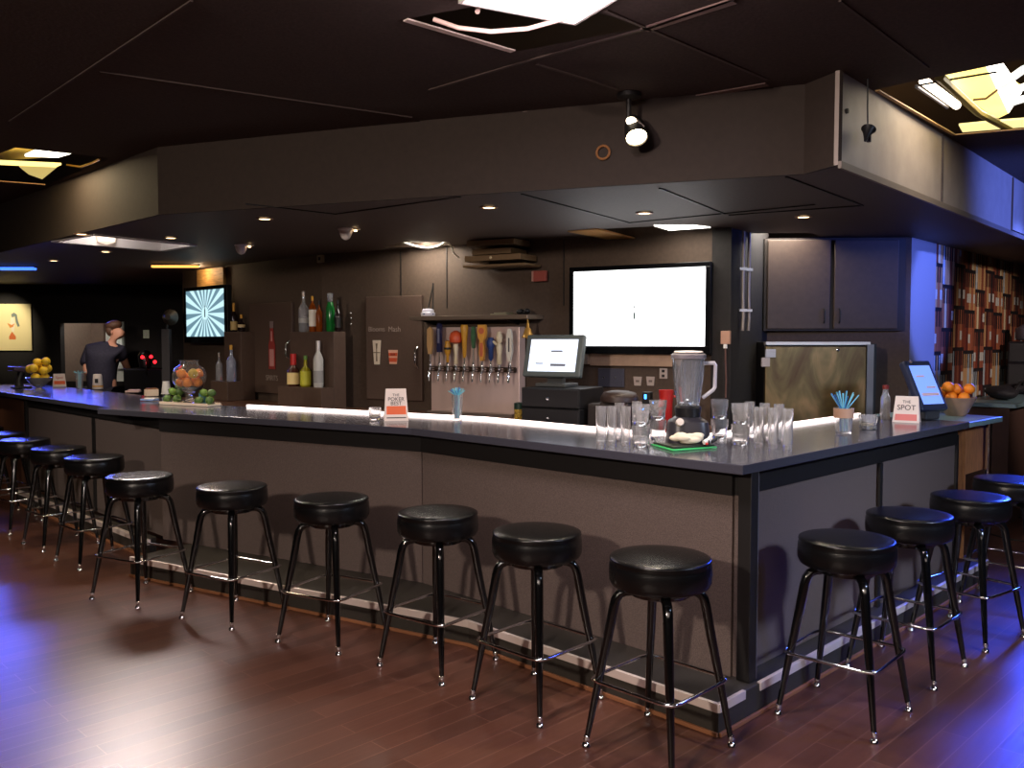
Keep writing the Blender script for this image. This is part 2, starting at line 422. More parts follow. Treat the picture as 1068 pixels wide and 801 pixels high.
# room behind the pass-through
w = MB(); w.prism([(x0 - .6, 15), (x1 + .6, 15), (x1 + .6, 15.1), (x0 - .6, 15.1)], 0, 2.6)
w.prism([(x0 - .7, FY + .13), (x0 - .6, FY + .13), (x0 - .6, 15.1), (x0 - .7, 15.1)], 0, 2.6)
w.prism([(x1 + .6, FY + .13), (x1 + .7, FY + .13), (x1 + .7, 15.1), (x1 + .6, 15.1)], 0, 2.6)
struct(w.build('wall_kitchen', mat('kitchen_wall', (138, 118, 104), .7, noise=.08)))
struct(MB().box(((x0 + x1) / 2, 14, 2.65), (2.8, 2.1, .06)).build('ceiling_kitchen', M_WHITE))
kd = MB().box((fx(119) * 14.9 / FY, 14.95, 1.35), (.30, .06, 2.2)); struct(kd.build('door_3', mat('white_door', (232, 236, 230), .5)))
fr_ = MB()
fr_.box((x1 + .015, FY - .015, (zt + .98) / 2 + .12), (.03, .03, zt - .98 - .2)); fr_.box((x1 - .1, FY - .015, 1.165), (.25, .03, .035))
struct(fr_.build('trim_5', mat('pale_frame', (186, 196, 190), .5)))
struct(MB().box((-13.7, 4, 1.4), (.2, 20, 2.84)).build('wall_left', M_WALLD))
struct(MB().box((13.0, 3, 1.4), (.2, 20, 2.84)).build('wall_right', M_WALLD))
struct(MB().box((-1, -5.9, 1.4), (26, .2, 2.84)).build('wall_rear', M_WALLD))
# lit timber above the left screen, seen through the soffit edge
wp = MB().box((*onW1(220, 286, .03)[:2], 2.29), (.62, .03, .19), RZ1)
struct(wp.build('trim_6', mat('bare_timber', (176, 136, 80), .6, noise=.3, nscale=10, stretch=(1, 1, 6))))

# doors on the back wall (walk-in cooler)
def wall_door(name, fw, x0_, x1_, y0_, y1_, hx, hy, rz):
    a, b = fw(x0_, (y0_ + y1_) / 2, .02), fw(x1_, (y0_ + y1_) / 2, .02); c = (a + b) / 2
    zt_, zb_ = fw((x0_ + x1_) / 2, y0_)[2], fw((x0_ + x1_) / 2, y1_)[2]
    L = (b - a).length
    o = struct(MB().box((0, 0, 0), (L, .034, zt_ - zb_)).build(name, M_DOOR, loc=(c.x, c.y, (zt_ + zb_) / 2), rz=rz, bevel=.006))
    h = fw(hx, hy, .05); lh = Matrix.Rotation(-rz, 3, 'Z') @ (h - Vector(o.location))
    hb = MB().tube([(lh.x, -.018, lh.z - .09), (lh.x, -.06, lh.z - .06), (lh.x, -.06, lh.z + .06), (lh.x, -.018, lh.z + .09)], .012, 8)
    hb.build('door_handle', M_CHROME, o, smooth=50)
    return o
wall_door('door_1', onW1, 262, 306, 316, 410, 301, 365, RZ1)
wall_door('door_2', onW2, 383, 441, 309, 417, 435, 373, RZ2)

# ------------------------------------------------------------------ bar
def cut(a, b, c, d_):  # intersection of a.x+b.y=c lines given as (a,b,c)
    det = a[0] * b[1] - a[1] * b[0]
    return ((a[2] * b[1] - a[1] * b[2]) / det, (a[0] * b[2] - a[2] * b[0]) / det)
def L1(c): return (1, 1, c)          # long front, near the corner
def L2(c): return (.5, .866, c)      # long front, middle section
def L3(c): return (-1, 1, c)         # right side
def X(a, b): return cut(a, b, 0, 0)
fE = (-3.15, 6.68); fB = X(L1(4.594), L2(4.1955)); fC = X(L1(4.594), L3(2.68)); fR = (2.91, 5.59)
iR = (2.415, 6.085); iC = X(L1(5.583), L3(3.67)); iB = X(L1(5.583), L2(4.8955)); iE = (-2.80, 7.286)
ct = MB().prism([fE, fB, fC, fR, iR, iC, iB, iE], ZC - .042, ZC).build('bar_countertop', M_TOP, bevel=.004)
tag(ct, 'long dark grey laminate bar top wrapping the corner with glasses on it', 'countertop')
base = empty('bar_cabinet', (0.2, 5, 0), 'textured grey brown panelled bar front with step and metal trim strip, under the long top', 'bar')
base.location = (0, 0, 0)
PZ0, PZ1 = .132, .93
P2L = (-2.58, 6.45); pB = X(L1(4.731), L2(4.295)); pC = (1.0, 3.735)
def panel(p, q, m=M_PANEL, name='panel', z0=PZ0, z1=PZ1, g=.004, th=.03, parent=base):
    p, q = Vector(p), Vector(q); u = (q - p).normalized(); p = p + u * g; q = q - u * g
    return MB().wallq(tuple(p), tuple(q), z0, z1, th).build(name, m, parent)
panel(P2L, pB); panel(pB, (.955, 3.776))
pR0 = (.975, 3.775); pRm = X(L3(2.80), (918 - PX, -F, 0)); pRm = (2.003, 4.803); pR1 = (2.86, 5.66)
panel(pR0, pRm); panel(pRm, pR1)
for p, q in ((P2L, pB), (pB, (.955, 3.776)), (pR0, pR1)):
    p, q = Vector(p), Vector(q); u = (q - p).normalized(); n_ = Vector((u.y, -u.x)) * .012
    panel(tuple(p + n_), tuple(q + n_), M_BLACK, 'header_band', PZ1, ZC - .043, .0, .03)  # dark band from the panel tops up to the counter
MB().box((1.0125, 3.7475, (PZ0 + ZC - .043) / 2), (.062, .062, ZC - .043 - PZ0), PI / 4).build('corner_post', M_BLACK, base, bevel=.003)
MB().box((1.049, 3.757, (PZ0 + ZC - .043) / 2), (.012, .02, ZC - .05 - PZ0), PI / 4).build('corner_strip', mat('grey_strip', (98, 96, 100), .4), base)
for t in ((2.003, 4.803),):
    MB().box((t[0] + .012, t[1] - .012, (PZ0 + PZ1) / 2), (.035, .012, PZ1 - PZ0), PI / 4).build('seam_strip', M_BLACK, base)
MB().box((pR1[0], pR1[1], .56), (.03, .03, .86), PI / 4).build('end_strip', M_BLACK, base)
# carcass behind panels
cc = [(-2.56, 6.49), X(L1(4.80), L2(4.345)), X(L1(4.80), L3(2.88)), (2.81, 5.69), (2.45, 6.05), X(L1(5.40), L3(3.54)), X(L1(5.40), L2(4.77)), (-2.32, 6.85)]
MB().prism(cc, .135, ZC - .044).build('carcass', M_BLACK, base)
# step (plinth)
qE = (-2.585, 5.904); qB = X(L1(4.315), L2(3.82)); qC = X(L1(4.315), L3(2.65)); qR = (3.18, 5.83)
pl = [qE, qB, qC, qR, (3.12, 5.89), (2.9, 5.72), X(L1(4.86), L3(2.87)), X(L1(4.86), L2(4.40)), (-2.25, 6.44)]
MB().prism(pl, .0, .13).build('foot_step', M_PLINTH, base, bevel=.003)
def edge_strip(pts, z0, z1, out, inn, name, m, parent):
    mb = MB()
    for p, q in zip(pts, pts[1:]):
        p, q = Vector(p), Vector(q); u = (q - p).normalized(); n_ = Vector((u.y, -u.x))
        mb.prism([tuple(p + n_ * out), tuple(q + n_ * out), tuple(q - n_ * inn), tuple(p - n_ * inn)], z0, z1)
    return mb.build(name, m, parent, bevel=.002)
edge_strip([qE, qB, qC, (.975, 3.625)], .098, .136, .006, .012, 'metal_trim', M_TRIM, base)
edge_strip([(1.06, 3.71), qR], .098, .136, .006, .012, 'metal_trim', M_TRIM, base)
edge_strip([qE, qB, qC, qR], .0005, .018, .014, -.001, 'floor_moulding', M_FLTRIM, base)
for px_, py_ in ((303, 450), (617, 480), (862, 483)):
    p = atz(px_, py_, .985)
    if px_ < 800: p = Vector(p) + Vector((.02, .02))
    else: p = Vector(p) + Vector((-.01, .01))
    MB().tube([(p[0], p[1], 1.02), (p[0], p[1], .975), (p[0] - .012, p[1] - .02, .962), (p[0] - .018, p[1] - .032, .98)], .005, 6).build('purse_hook', M_CHROME, base)
# LED light along inner edge of the top
led = MB()
l0 = atz(251, 425, ZC); inn = [(-2.15, 6.87), iB, iC, iR]
pts = [Vector((-2.06, 6.865)), Vector(iB), Vector(iC), Vector(iR)]
inner = [Vector((-2.06, 6.825)), Vector(X(L1(5.55), L2(4.869))), Vector(X(L1(5.55), L3(3.638))), Vector((2.39, 6.028))]
for p, q in zip(inner, inner[1:]):
    u = (q - p).normalized(); n_ = Vector((-u.y, u.x))
    led.prism([tuple(p), tuple(q), tuple(q + n_ * .022), tuple(p + n_ * .022)], ZC + .0005, ZC + .018)
tag(led.build('led_light_strip', M_LEDS), 'glowing white light strip along the inner edge of the bar top', 'light strip')
# left wing
lc = MB().prism([(-3.083, 6.803), (-6.3, 10.02), (-5.735, 10.585), (-2.672, 7.517), (-2.806, 7.292)], ZC - .045, ZC - .003).build('bar_countertop', M_TOP, bevel=.004)
tag(lc, 'dark grey bar top of the far left wing, holding the bowl of lemons', 'countertop')
lb = empty('bar_cabinet', (0, 0, 0), 'grey panelled bar front of the far left wing, behind the distant stools', 'bar')
a_ = (-4.80, 8.73); b_ = (-3.55, 7.48); c_ = (-2.60, 6.53)
panel(b_, c_, parent=lb); panel(a_, b_, parent=lb)
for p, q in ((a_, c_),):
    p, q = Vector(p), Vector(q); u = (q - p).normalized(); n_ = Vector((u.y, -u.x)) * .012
    panel(tuple(p + n_), tuple(q + n_), M_BLACK, 'header_band', .945, ZC - .048, .0, .03, parent=lb)
MB().box((b_[0] - .008, b_[1] - .008, .54), (.03, .02, .8), -PI / 4).build('seam_strip', M_BLACK, lb)
MB().box((a_[0] - .02, a_[1] + .01, .54), (.04, .04, .96), -PI / 4).build('end_strip', M_BLACK, lb)
MB().prism([(-4.82, 8.69), (-2.66, 6.53), (-2.70, 6.44), (-2.66, 6.40), (-4.90, 8.64)], 0, .13).build('foot_step', M_PLINTH, lb)
edge_strip([(-4.89, 8.63), (-2.66, 6.40)], .098, .136, .02, .012, 'metal_trim', M_TRIM, lb)
edge_strip([(-4.89, 8.63), (-2.66, 6.40)], .0005, .018, .03, -.001, 'floor_moulding', M_FLTRIM, lb)
MB().prism([(-4.76, 8.75), (-2.70, 6.69), (-2.5, 7.0), (-4.42, 9.1)], .135, ZC - .048).build('carcass', M_BLACK, lb)
wc = MB().wallq((-6.6, 10.5), (-4.87, 8.77), 0, 1.03, .4)
tag(wc.build('wooden_cabinet', mat('dark_wood_cabinet', (84, 56, 42), .5, noise=.2, nscale=10, stretch=(1, 1, .2))), 'dark brown wooden cabinet at the far left end of the bar', 'cabinet')
# service counter at right end
sv = empty('service_counter', (0, 0, 0), 'lower service counter with a wooden apron joined to the right end of the bar', 'counter')
MB().prism([(2.916, 5.597), (3.36, 6.02), (2.9, 6.50), (2.42, 6.092)], ZC - .040, ZC - .004).build('countertop', M_TEAL, sv, bevel=.004)
MB().wallq((3.0, 5.83), (3.36, 6.19), .70, ZC - .047, .02).build('wood_apron', M_WOOD, sv)
MB().wallq((3.0, 5.81), (2.87, 5.94), .145, ZC - .047, -.02).build('end_panel', M_WOOD, sv)
MB().tube([(3.30, 6.08, 0), (3.30, 6.08, ZC - .047)], .02, 12).build('leg', M_CHROME, sv, smooth=40)

# ------------------------------------------------------------------ stools
def make_stool():
    r = bpy.data.objects.new('bar_stool', None); COL.objects.link(r)
    seat = MB().lathe([(.02, .642), (.176, .642), (.190, .650), (.1985, .668), (.200, .70), (.1985, .728), (.194, .742), (.1975, .748), (.195, .756), (.187, .7595), (.15, .7615), (.08, .7625), (.01, .763)], 40)
    seat.build('seat', M_VINYL, r, smooth=50)
    MB().lathe([(.02, .612), (.12, .612), (.125, .618), (.125, .641), (.02, .641)], 24).build('swivel_plate', M_LEG, r, smooth=40)
    for k in range(4):
        a = k * PI / 2; c, s = math.cos(a), math.sin(a)
        prof = [(.055, .622), (.10, .622), (.135, .620), (.158, .610), (.172, .590), (.180, .56), (.2, .45), (.235, .28), (.272, .09), (.283, .035)]
        rad = [.019, .019, .019, .0195, .0195, .0195, .019, .0165, .0125, .011]
        lg = MB().tube([(c * p, s * p, z) for p, z in prof], rad, 12).build('leg', M_LEG, r, smooth=60)
        ft = MB().lathe([(.0125, .03), (.0125, .044), (.010, .046)], 12, (c * .2838, s * .2838, 0)); ft.lathe([(.016, .0005), (.018, .004), (.016, .012), (.009, .02), (.011, .031)], 12, (c * .287, s * .287, 0))
        g_ = ft.build('glide', M_CHROME, lg, smooth=40)
    pts = []
    R0 = .262
    for k in range(4):
        a = k * PI / 2
        for t in (-.16, -.08, 0, .08, .16):
            rr = R0 - abs(t) * .12
            pts.append((rr * math.cos(a + t), rr * math.sin(a + t), .272))
        # straight side point
    MB().tube(pts, .0075, 8, closed=True).build('foot_ring', M_CHROME, r, smooth=60)
    return r
ST = [  # seat centre px, a foot px to read the turn of the legs, label
    (692, 576, 610.6, 780, 'black round bar stool nearest the corner post, on the long front of the bar'),
    (558, 552, 491, 730.5, 'second black bar stool from the corner post along the long bar front'),
    (457, 531, 399.8, 692, 'third black bar stool from the corner post along the long bar front'),
    (345, 515, 292, 668, 'fourth black bar stool from the corner post along the long bar front'),
    (234, 501, 188, 645, 'fifth black bar stool from the corner post along the long bar front'),
    (146, 490, 100, 625.5, 'sixth black bar stool from the corner post, where the left wing starts'),
    (100, 474, 67, 586, 'first black stool along the left wing, half hidden by the sixth stool'),
    (65, 464, 36, 569, 'second black stool along the left wing, its seat shining blue'),
    (40, 456, 12, 552.6, 'third black stool along the left wing, its seat shining blue'),
    (19, 449.5, 4, 544, 'fourth black stool along the left wing, cut by the left edge of the photo'),
    (-3, 443, -20, 532, 'last stool of the left wing, only a dark seat rim showing at the left edge'),
    (885, 556, 804, 747.5, 'black bar stool nearest the corner post, on the right side of the bar'),
    (948, 534, 968, 720, 'second bar stool on the right side, seat reflecting blue light'),
    (998, 515, 1014, 678, 'third bar stool on the right side, near the end of the panelling'),
    (1042, 497, 1067, 640, 'farthest bar stool on the right side, cut by the right edge of the photo'),
]
STEP = [((.5, .866), 3.82, (-2.6, -.19)), ((S2, S2), 4.315 * S2, (-.25, .84)), ((-S2, S2), 2.65 * S2, (.82, 3.2))]
def clear_step(c, rz, i):
    # slide a stool straight out from the step until every foot and leg is clear of it
    if i < 6: lines = [((.5, .866), 3.80), ((S2, S2), 4.295 * S2)]; ok = lambda p: any(p[0] * n_[0] + p[1] * n_[1] >= k for n_, k in lines) and p[1] - p[0] > 2.6
    elif i < 11: ok = lambda p: p[0] + p[1] > 3.655
    else: lines = [((-S2, S2), 2.63 * S2)]; ok = lambda p: p[1] - p[0] > 2.625 and p[0] + p[1] > 4.29
    out = Vector((-S2, -S2)) if i < 11 else Vector((S2, -S2))
    if i in (2, 3, 4, 5): out = Vector((-.5, -.866))
    c = Vector((c[0], c[1]))
    for k in range(40):
        pts = [c + Vector((math.cos(rz + a * PI / 2), math.sin(rz + a * PI / 2))) * r_ for a in range(4) for r_ in (.285, .308)]
        if not any(ok(p) for p in pts): break
        c += out * .01
    return c, k
CEN = [(.578, 3.40, 180), (.11, 3.86, 181), (-.35, 4.325, 188), (-.955, 4.70, 197), (-1.62, 5.07, 195), (-2.32, 5.46, 198), (-2.98, 6.37, 183), (-3.51, 6.90, 183), (-4.06, 7.53, 184), (-4.53, 8.02, 184), (-5.02, 8.5, 184),
       (1.41, 3.73, 183), (1.915, 4.26, 180), (2.43, 4.785, None), (2.985, 5.34, None)]
proto = make_stool()
for i, (sx, sy, fx_, fy_, lab) in enumerate(ST):
    o = proto if i == 0 else copy_tree(proto)
    cx_0, cy_0, az = CEN[i]; f_ = Vector(atz(fx_, fy_, 0))
    rz = math.radians(az) if az else math.atan2(f_.y - cy_0, f_.x - cx_0)
    c, k = clear_step((cx_0, cy_0), rz, i)
    if k: print('STOOL', i, 'moved', k)
    o.location = (c.x, c.y, 0); o.rotation_euler.z = rz
    tag(o, lab, 'bar stool', 'black swivel bar stools around the bar')

# ------------------------------------------------------------------ back bar
def offW(a, b, off):   # wall line shifted into the room
    return a, b
BZ = .98
def bl(o1, o2):        # polyline at the given distances from the two back walls
    a0 = (A0[0] + .55 - o1 * S2, A0[1] - .55 - o1 * S2); k1 = 6.5 - o1 / S2; k2 = 6.279 - o2
    a1 = X(L1(k1), L2(k2)); u = Vector((.866, -.5)); e_ = Vector((A2[0] - .5 * o2, A2[1] - .866 * o2)) - u * .03
    return [a0, a1, (e_.x, e_.y)]
bb = empty('back_counter', (0, 0, 0), 'brown back counter along the dark wall behind the bar', 'counter')
MB().prism(bl(.004, .004) + bl(.56, .56)[::-1], BZ - .04, BZ).build('worktop', mat('brown_worktop', (104, 70, 52), .35, noise=.15, nscale=20), bb)
MB().prism(bl(.006, .006) + bl(.52, .52)[::-1], 0, BZ - .041).build('cabinet_body', M_BLACK, bb)

def on2(px, py, off, name, label, cat, group=None):     # a thing hung on the main back wall, local x along the wall, -y to the room
    p = onW2(px, py, off); return empty(name, p, label, cat, RZ2, group)
def wlen(fw, a, b, y, off): return (fw(a, y, off) - fw(b, y, off)).length

# big television
def television(fw, rz, pl_, pr_, yt, yb, off, label, screen, uvs=False, bz=.035, bb_=.06):
    pc = (pl_ + pr_) / 2; c = fw(pc, (yt + yb) / 2, off); W = wlen(fw, pl_, pr_, (yt + yb) / 2, off)
    k = fw(pc, yt, off)[2] - fw(pc, yb, off)[2]
    t = empty('television', c, label, 'television', rz)
    MB().box((0, .03, -(bb_ - bz) / 2), (W + 2 * bz, .055, k + bz + bb_)).build('housing', M_DKPLASTIC, t, bevel=.006)
    fr = MB()
    for x_, z_, sx, sz in ((0, k / 2 + bz / 2, W + 2 * bz, bz), (0, -k / 2 - bb_ / 2, W + 2 * bz, bb_), (-W / 2 - bz / 2, 0, bz, k), (W / 2 + bz / 2, 0, bz, k)): fr.box((x_, -.006, z_), (sx, .014, sz))
    fr.build('bezel', mat('gloss_black', (12, 12, 14), .15), t, bevel=.003)
    s_ = MB().box((0, -.001, 0), (W, .004, k)).build('screen', screen, t)
    if uvs: uvbox(s_, lambda co: (co.x / W + .5, co.z / k + .5))
    MB().box((0, .06 + (off - .075) / 2, 0), (.25, max(.01, off - .075), .2)).build('wall_bracket', M_DKPLASTIC, t)
    return t, W, k
tv, W_, k_ = television(onW2, RZ2, 596, 733, 281, 361, .09, 'large flat television with a blank white screen on the back wall', M_TVW)
# small dark bottle figure at the middle of the white picture
b_ = MB(); b_.box((-.02, -.004, -.06), (.014, .002, .05)); b_.box((-.02, -.004, .005), (.008, .002, .022)); b_.build('picture_mark', mat('grey_mark', (90, 110, 110), .6), tv)
t2, W2_, k2_ = television(onW1, RZ1, 194, 234, 302.5, 351, .15, 'smaller television showing a pale blue sunburst, left end of the back wall', M_RAYS, True, .04, .07)
b_ = MB(); b_.box((0, -.004, 0), (.02, .002, .085)); b_.box((0, -.004, .06), (.009, .002, .05)); b_.build('picture_mark', mat('grey_mark2', (70, 90, 100), .6), t2)

# steel strip, plates and outlet below the television
o = on2(660, 374, .02, 'steel_wall_strip', 'long brushed steel strip on the wall under the big television', 'panel')
MB().box((0, 0, 0), (wlen(onW2, 615, 705, 374, .02), .03, .115)).build('strip', mat('pale_steel', (196, 164, 140), .4, metal=.6, noise=.08), o, bevel=.003)
MB().box((-wlen(onW2, 615, 705, 374, .02) / 2 - .02, -.02, .04), (.035, .06, .17)).build('end_cap', M_STEEL, o)
o = on2(637.5, 394, .012, 'steel_plate', 'square blue grey metal plate with two screws under the steel strip', 'plate')
MB().box((0, 0, 0), (.215, .02, .142)).build('plate', mat('blue_steel', (84, 84, 98), .4, metal=.5), o, bevel=.003)
for sx in (-.058, .04): MB().lathe([(.001, 0), (.009, 0), (.007, .004), (.001, .005)], 10, (sx, -.0105, .003), Matrix.Rotation(PI / 2, 3, 'X')).build('screw', M_CHROME, o)
for px_, lab in ((665, 'white cup sign beside the square metal plate'), (678.5, 'white cup sign nearer the blender, under the steel strip')):
    o = on2(px_, 397.5, .006, 'cup_sign', lab, 'sign', 'small white cup signs below the television')
    MB().prism([(-.026, -.034), (.026, -.034), (.034, .034), (-.034, .034)], -.003, .003).build('cup_shape', mat('grey_white', (176, 160, 150), .6), o).rotation_euler.x = PI / 2
    MB().prism([(-.014, -.008), (.014, -.008), (.014, .008), (-.014, .008)], .003, .0036).build('print', mat('grey_print', (110, 96, 90), .6), o).rotation_euler.x = PI / 2
for px_ in (418, 466, 588):
    p = onW2(px_, 300, .003); q_ = onW2(px_, 330, .003)
    struct(MB().box((p.x, p.y, 2.13), (.008, .006, .52), RZ2).build('trim_%d' % (10 + (px_ > 420) + (px_ > 500)), M_BLACK))
p = onW2(752.5, 320, .016)
struct(MB().box((p.x, p.y, SF / 2), ((onW2(763, 320, .016) - onW2(743, 320, .016)).length, .028, SF - .004), RZ2).build('trim_13', M_WALLD))
o = on2(692, 389.5, .006, 'wall_outlet', 'beige wall outlet plate left of the blender jar', 'outlet')
MB().box((0, 0, 0), (.062, .01, .078)).build('plate', mat('beige_plate', (180, 164, 154), .5), o, bevel=.003)
for z_ in (-.018, .018): MB().box((0, -.006, z_), (.022, .004, .02)).build('socket', M_BLACK, o)
o = on2(757, 352, .045, 'switch_box', 'beige switch box with a cable running down, right of the big television', 'switch')
MB().box((0, 0, 0), (.066, .036, .095)).build('box', mat('beige_box', (176, 134, 112), .5), o, bevel=.004)
MB().tube([(0, -.01, -.047), (.004, -.012, -.16), (.01, -.012, -.3), (.008, -.012, -.43)], .006, 6).build('cable', mat('brown_cable', (96, 66, 56), .5), o)
MB().box((0, -.006, -.062), (.024, .02, .03)).build('plug', M_WHITE, o)

# tap tower
tw = on2(495, 431, .13, 'beer_tap_tower', 'steel beer tap tower with ten assorted tap handles', 'beer taps')
tc_ = onW2(495, 431, .13); tw.location.z = BZ + .001
def tl(px, py, off=.13):   # local coords on tower
    p = onW2(px, py, off) - Vector((tc_.x, tc_.y, BZ + .001)); return Matrix.Rotation(-RZ2, 3, 'Z') @ p
L_, R_ = tl(449, 390).x, tl(541, 390).x
zt_ = tl(495, 341).z
MB().box(((L_ + R_) / 2, .06, zt_ / 2), (R_ - L_, .10, zt_)).build('steel_backsplash', mat('tap_steel', (226, 200, 190), .36, metal=.35, noise=.1, nscale=5, stretch=(1, 1, .3)), tw, bevel=.004)
MB().box(((L_ + R_) / 2, -.03, .012), (R_ - L_ - .04, .1, .022)).build('drip_tray', M_STEEL, tw)
zp = tl(495, 385).z
MB().lathe([(.022, L_ + .01), (.022, R_ - .01)], 14, (0, -.035, zp), Matrix.Rotation(PI / 2, 3, 'Y')).build('manifold_pipe', mat('dark_brass', (92, 76, 62), .3, metal=.8), tw, smooth=40)
TX = [448.8, 458.5, 467, 475.5, 484.5, 494, 503, 512, 520.8, 530]
def prism_y(mb, pts, y0, y1):   # outline in the x-z plane with thickness along y
    n = len(pts); a = sum(pts[i][0] * pts[(i + 1) % n][1] - pts[(i + 1) % n][0] * pts[i][1] for i in range(n))
    if a < 0: pts = pts[::-1]
    vs = [(p[0], y0, p[1]) for p in pts] + [(p[0], y1, p[1]) for p in pts]
    return mb.add(vs, [tuple(range(n)), tuple(range(2 * n - 1, n - 1, -1))] + [(i, n + i, n + (i + 1) % n, (i + 1) % n) for i in range(n)])
HY_ = [(341, 369), (337, 367), (355, 378), (345, 380), (339, 373), (341, 363), (339, 376), (352, 376), (346, 380), (343, 377)]
for i, px_ in enumerate(TX):
    x_ = tl(px_ + (1.5 if i == 9 else 0), 385, .235).x
    tap = MB().lathe([(.006, -.03), (.015, -.03), (.015, .03), (.006, .03)], 10, (x_, -.062, zp), Matrix.Rotation(PI / 2, 3, 'X')).lathe([(.012, 0), (.014, .02), (.012, .05), (.007, .06)], 10, (x_, -.105, zp)).build('tap', M_CHROME, tw, smooth=40)
    MB().tube([(x_, -.105, zp), (x_, -.125, zp - .03), (x_, -.128, zp - .1)], [.011, .010, .007], 10).build('spout', M_CHROME, tap, smooth=60)
    zb_h, zt_h = tl(px_, HY_[i][1]).z, tl(px_, HY_[i][0]).z
    h = zt_h - zb_h; y_ = -.105
    MB().tube([(x_, y_, zp + .05), (x_, y_, zb_h + .01)], .006, 8).build('handle_shaft', M_CHROME, tap, smooth=40)
    mb = MB(); P = lambda pts: [(x_ + a * 1.0, zb_h + b * h) for a, b in pts]
    m2 = None
    if i == 0: prism_y(mb, P([(-.014, 0), (.014, 0), (.026, .3), (.024, .9), (0, 1), (-.024, .9), (-.026, .3)]), y_ - .012, y_ + .012); mm = M_TAN
    elif i == 1:
        prism_y(mb, P([(-.02, 0), (.02, 0), (.02, .92), (0, 1), (-.02, .92)]), y_ - .014, y_ + .014); mm = M_NAVY
        m2 = MB(); prism_y(m2, P([(-.01, .3), (.01, .3), (.01, .8), (-.01, .8)]), y_ - .017, y_ - .014); m2c = mat('pale_ink', (120, 120, 140), .5)
    elif i == 2:
        mb.lathe([(.008, 0), (.014, .02), (.012, h * .3), (.026, h * .5), (.03, h * .7), (.02, h * .85), (.024, h * .95), (.008, h)], 12, (x_, y_, zb_h)); mm = M_GOLD
        m2 = MB().lathe([(.02, h * .55), (.031, h * .6), (.031, h * .68), (.02, h * .72)], 12, (x_, y_, zb_h)); m2c = M_BLACK
    elif i == 3:
        mb.lathe([(.01, 0), (.018, .01), (.014, h * .3), (.024, h * .5), (.02, h * .62), (.01, h * .66)], 12, (x_, y_, zb_h)); mm = M_CREAM
        m2 = MB().lathe([(.012, h * .6), (.05, h * .66), (.056, h * .78), (.044, h * .93), (.015, h)], 16, (x_, y_, zb_h)); m2c = mat('rust_red', (206, 84, 44), .4)
    elif i == 4: mb.lathe([(.008, 0), (.016, .02), (.022, h * .5), (.03, h * .78), (.034, h * .92), (.026, h)], 14, (x_, y_, zb_h)); mm = M_GOLD
    elif i == 5:
        prism_y(mb, P([(-.01, 0), (.01, 0), (.019, .55), (.015, 1), (-.015, 1), (-.019, .55)]), y_ - .012, y_ + .012); mm = mat('bottle_green', (66, 104, 72), .4)
    elif i == 6:
        prism_y(mb, P([(-.012, 0), (.012, 0), (.024, .18), (.022, .45), (.016, .56), (.036, .66), (.042, .82), (.034, 1), (-.034, 1), (-.042, .82), (-.036, .66), (-.016, .56), (-.022, .45), (-.024, .18)]), y_ - .014, y_ + .014); mm = mat('amber_gold', (226, 166, 76), .4)
        m2 = MB(); prism_y(m2, P([(-.014, .12), (.014, .12), (.015, .5), (-.015, .5)]), y_ - .017, y_ - .014).lathe([(.001, 0), (.026, 0), (.026, .004), (.001, .004)], 14, (x_, y_ - .014, zb_h + h * .83), Matrix.Rotation(PI / 2, 3, 'X')); m2c = mat('pale_red_print', (206, 112, 78), .5)
    elif i == 7: mb.lathe([(.008, 0), (.02, .02), (.022, h * .5), (.032, h * .62), (.036, h * .8), (.02, h)], 12, (x_, y_, zb_h)); mm = M_BLUE
    elif i == 8:
        mb.lathe([(.012, 0), (.022, .015), (.02, h * .3), (.027, h * .55), (.016, h * .64), (.026, h * .74), (.028, h * .86), (.014, h)], 14, (x_, y_, zb_h)).tube([(x_ - .02, y_, zb_h + h * .6), (x_ - .05, y_ - .01, zb_h + h * .7), (x_ - .07, y_, zb_h + h * .66)], [.012, .011, .009], 8); mm = M_CREAM
    else:
        prism_y(mb, P([(-.009, 0), (.009, 0), (.026, .3), (.026, .75), (.012, .98), (0, 1), (-.012, .98), (-.026, .75), (-.026, .3)]), y_ - .012, y_ + .012); mm = mat('off_white', (236, 230, 214), .4)
        m2 = MB(); prism_y(m2, P([(-.006, .3), (.006, .3), (.006, .72), (-.006, .72)]), y_ - .014, y_ - .012); m2c = mat('grey_ink', (90, 84, 84), .5)
    hd = mb.build('handle', mm, tap, smooth=40)
    if m2: m2.build('handle_print', m2c, tap, smooth=40)
# shelf over taps
sh = on2(495, 331.5, .14, 'tap_shelf', 'thin steel shelf above the beer taps', 'shelf')
MB().box((0, 0, 0), (wlen(onW2, 434, 556, 331, .14), .27, .034)).build('board', mat('shelf_edge', (132, 116, 100), .4, metal=.4), sh, bevel=.003)
for sx in (-.48, .34): MB().prism([(0, 0), (.22, 0), (0, -.04)], -.008, .008).build('bracket', M_BLACK, sh, loc=(sx, .13, -.018)).rotation_euler = (PI / 2, 0, -PI / 2)
zs = onW2(495, 331.5, .14)[2] + .0175
def on_shelf(px): p = onW2(px, 329, .14); return (p.x, p.y, zs)
o = empty('antenna_box', on_shelf(446.5), 'small white device with a tall thin black antenna on the tap shelf', 'device', RZ2)
MB().lathe([(.045, 0), (.06, .004), (.062, .03), (.05, .036), (.052, .05), (.045, .062), (.02, .066), (.001, .067)], 20, (0, 0, 0)).build('housing', mat('white_plastic', (214, 214, 226), .4), o, smooth=40)
MB().tube([(.0, 0, .06), (.05, 0, .26)], [.006, .005], 8).build('antenna', M_DKPLASTIC, o); MB().tube([(.05, 0, .06), (.052, 0, .28)], .006, 8).build('mast', M_DKPLASTIC, o)
MB().tube([(-.062, -.01, .02), (.0, -.062, .02), (.062, -.01, .02)], .006, 6).build('rim_band', M_BLUE, o)
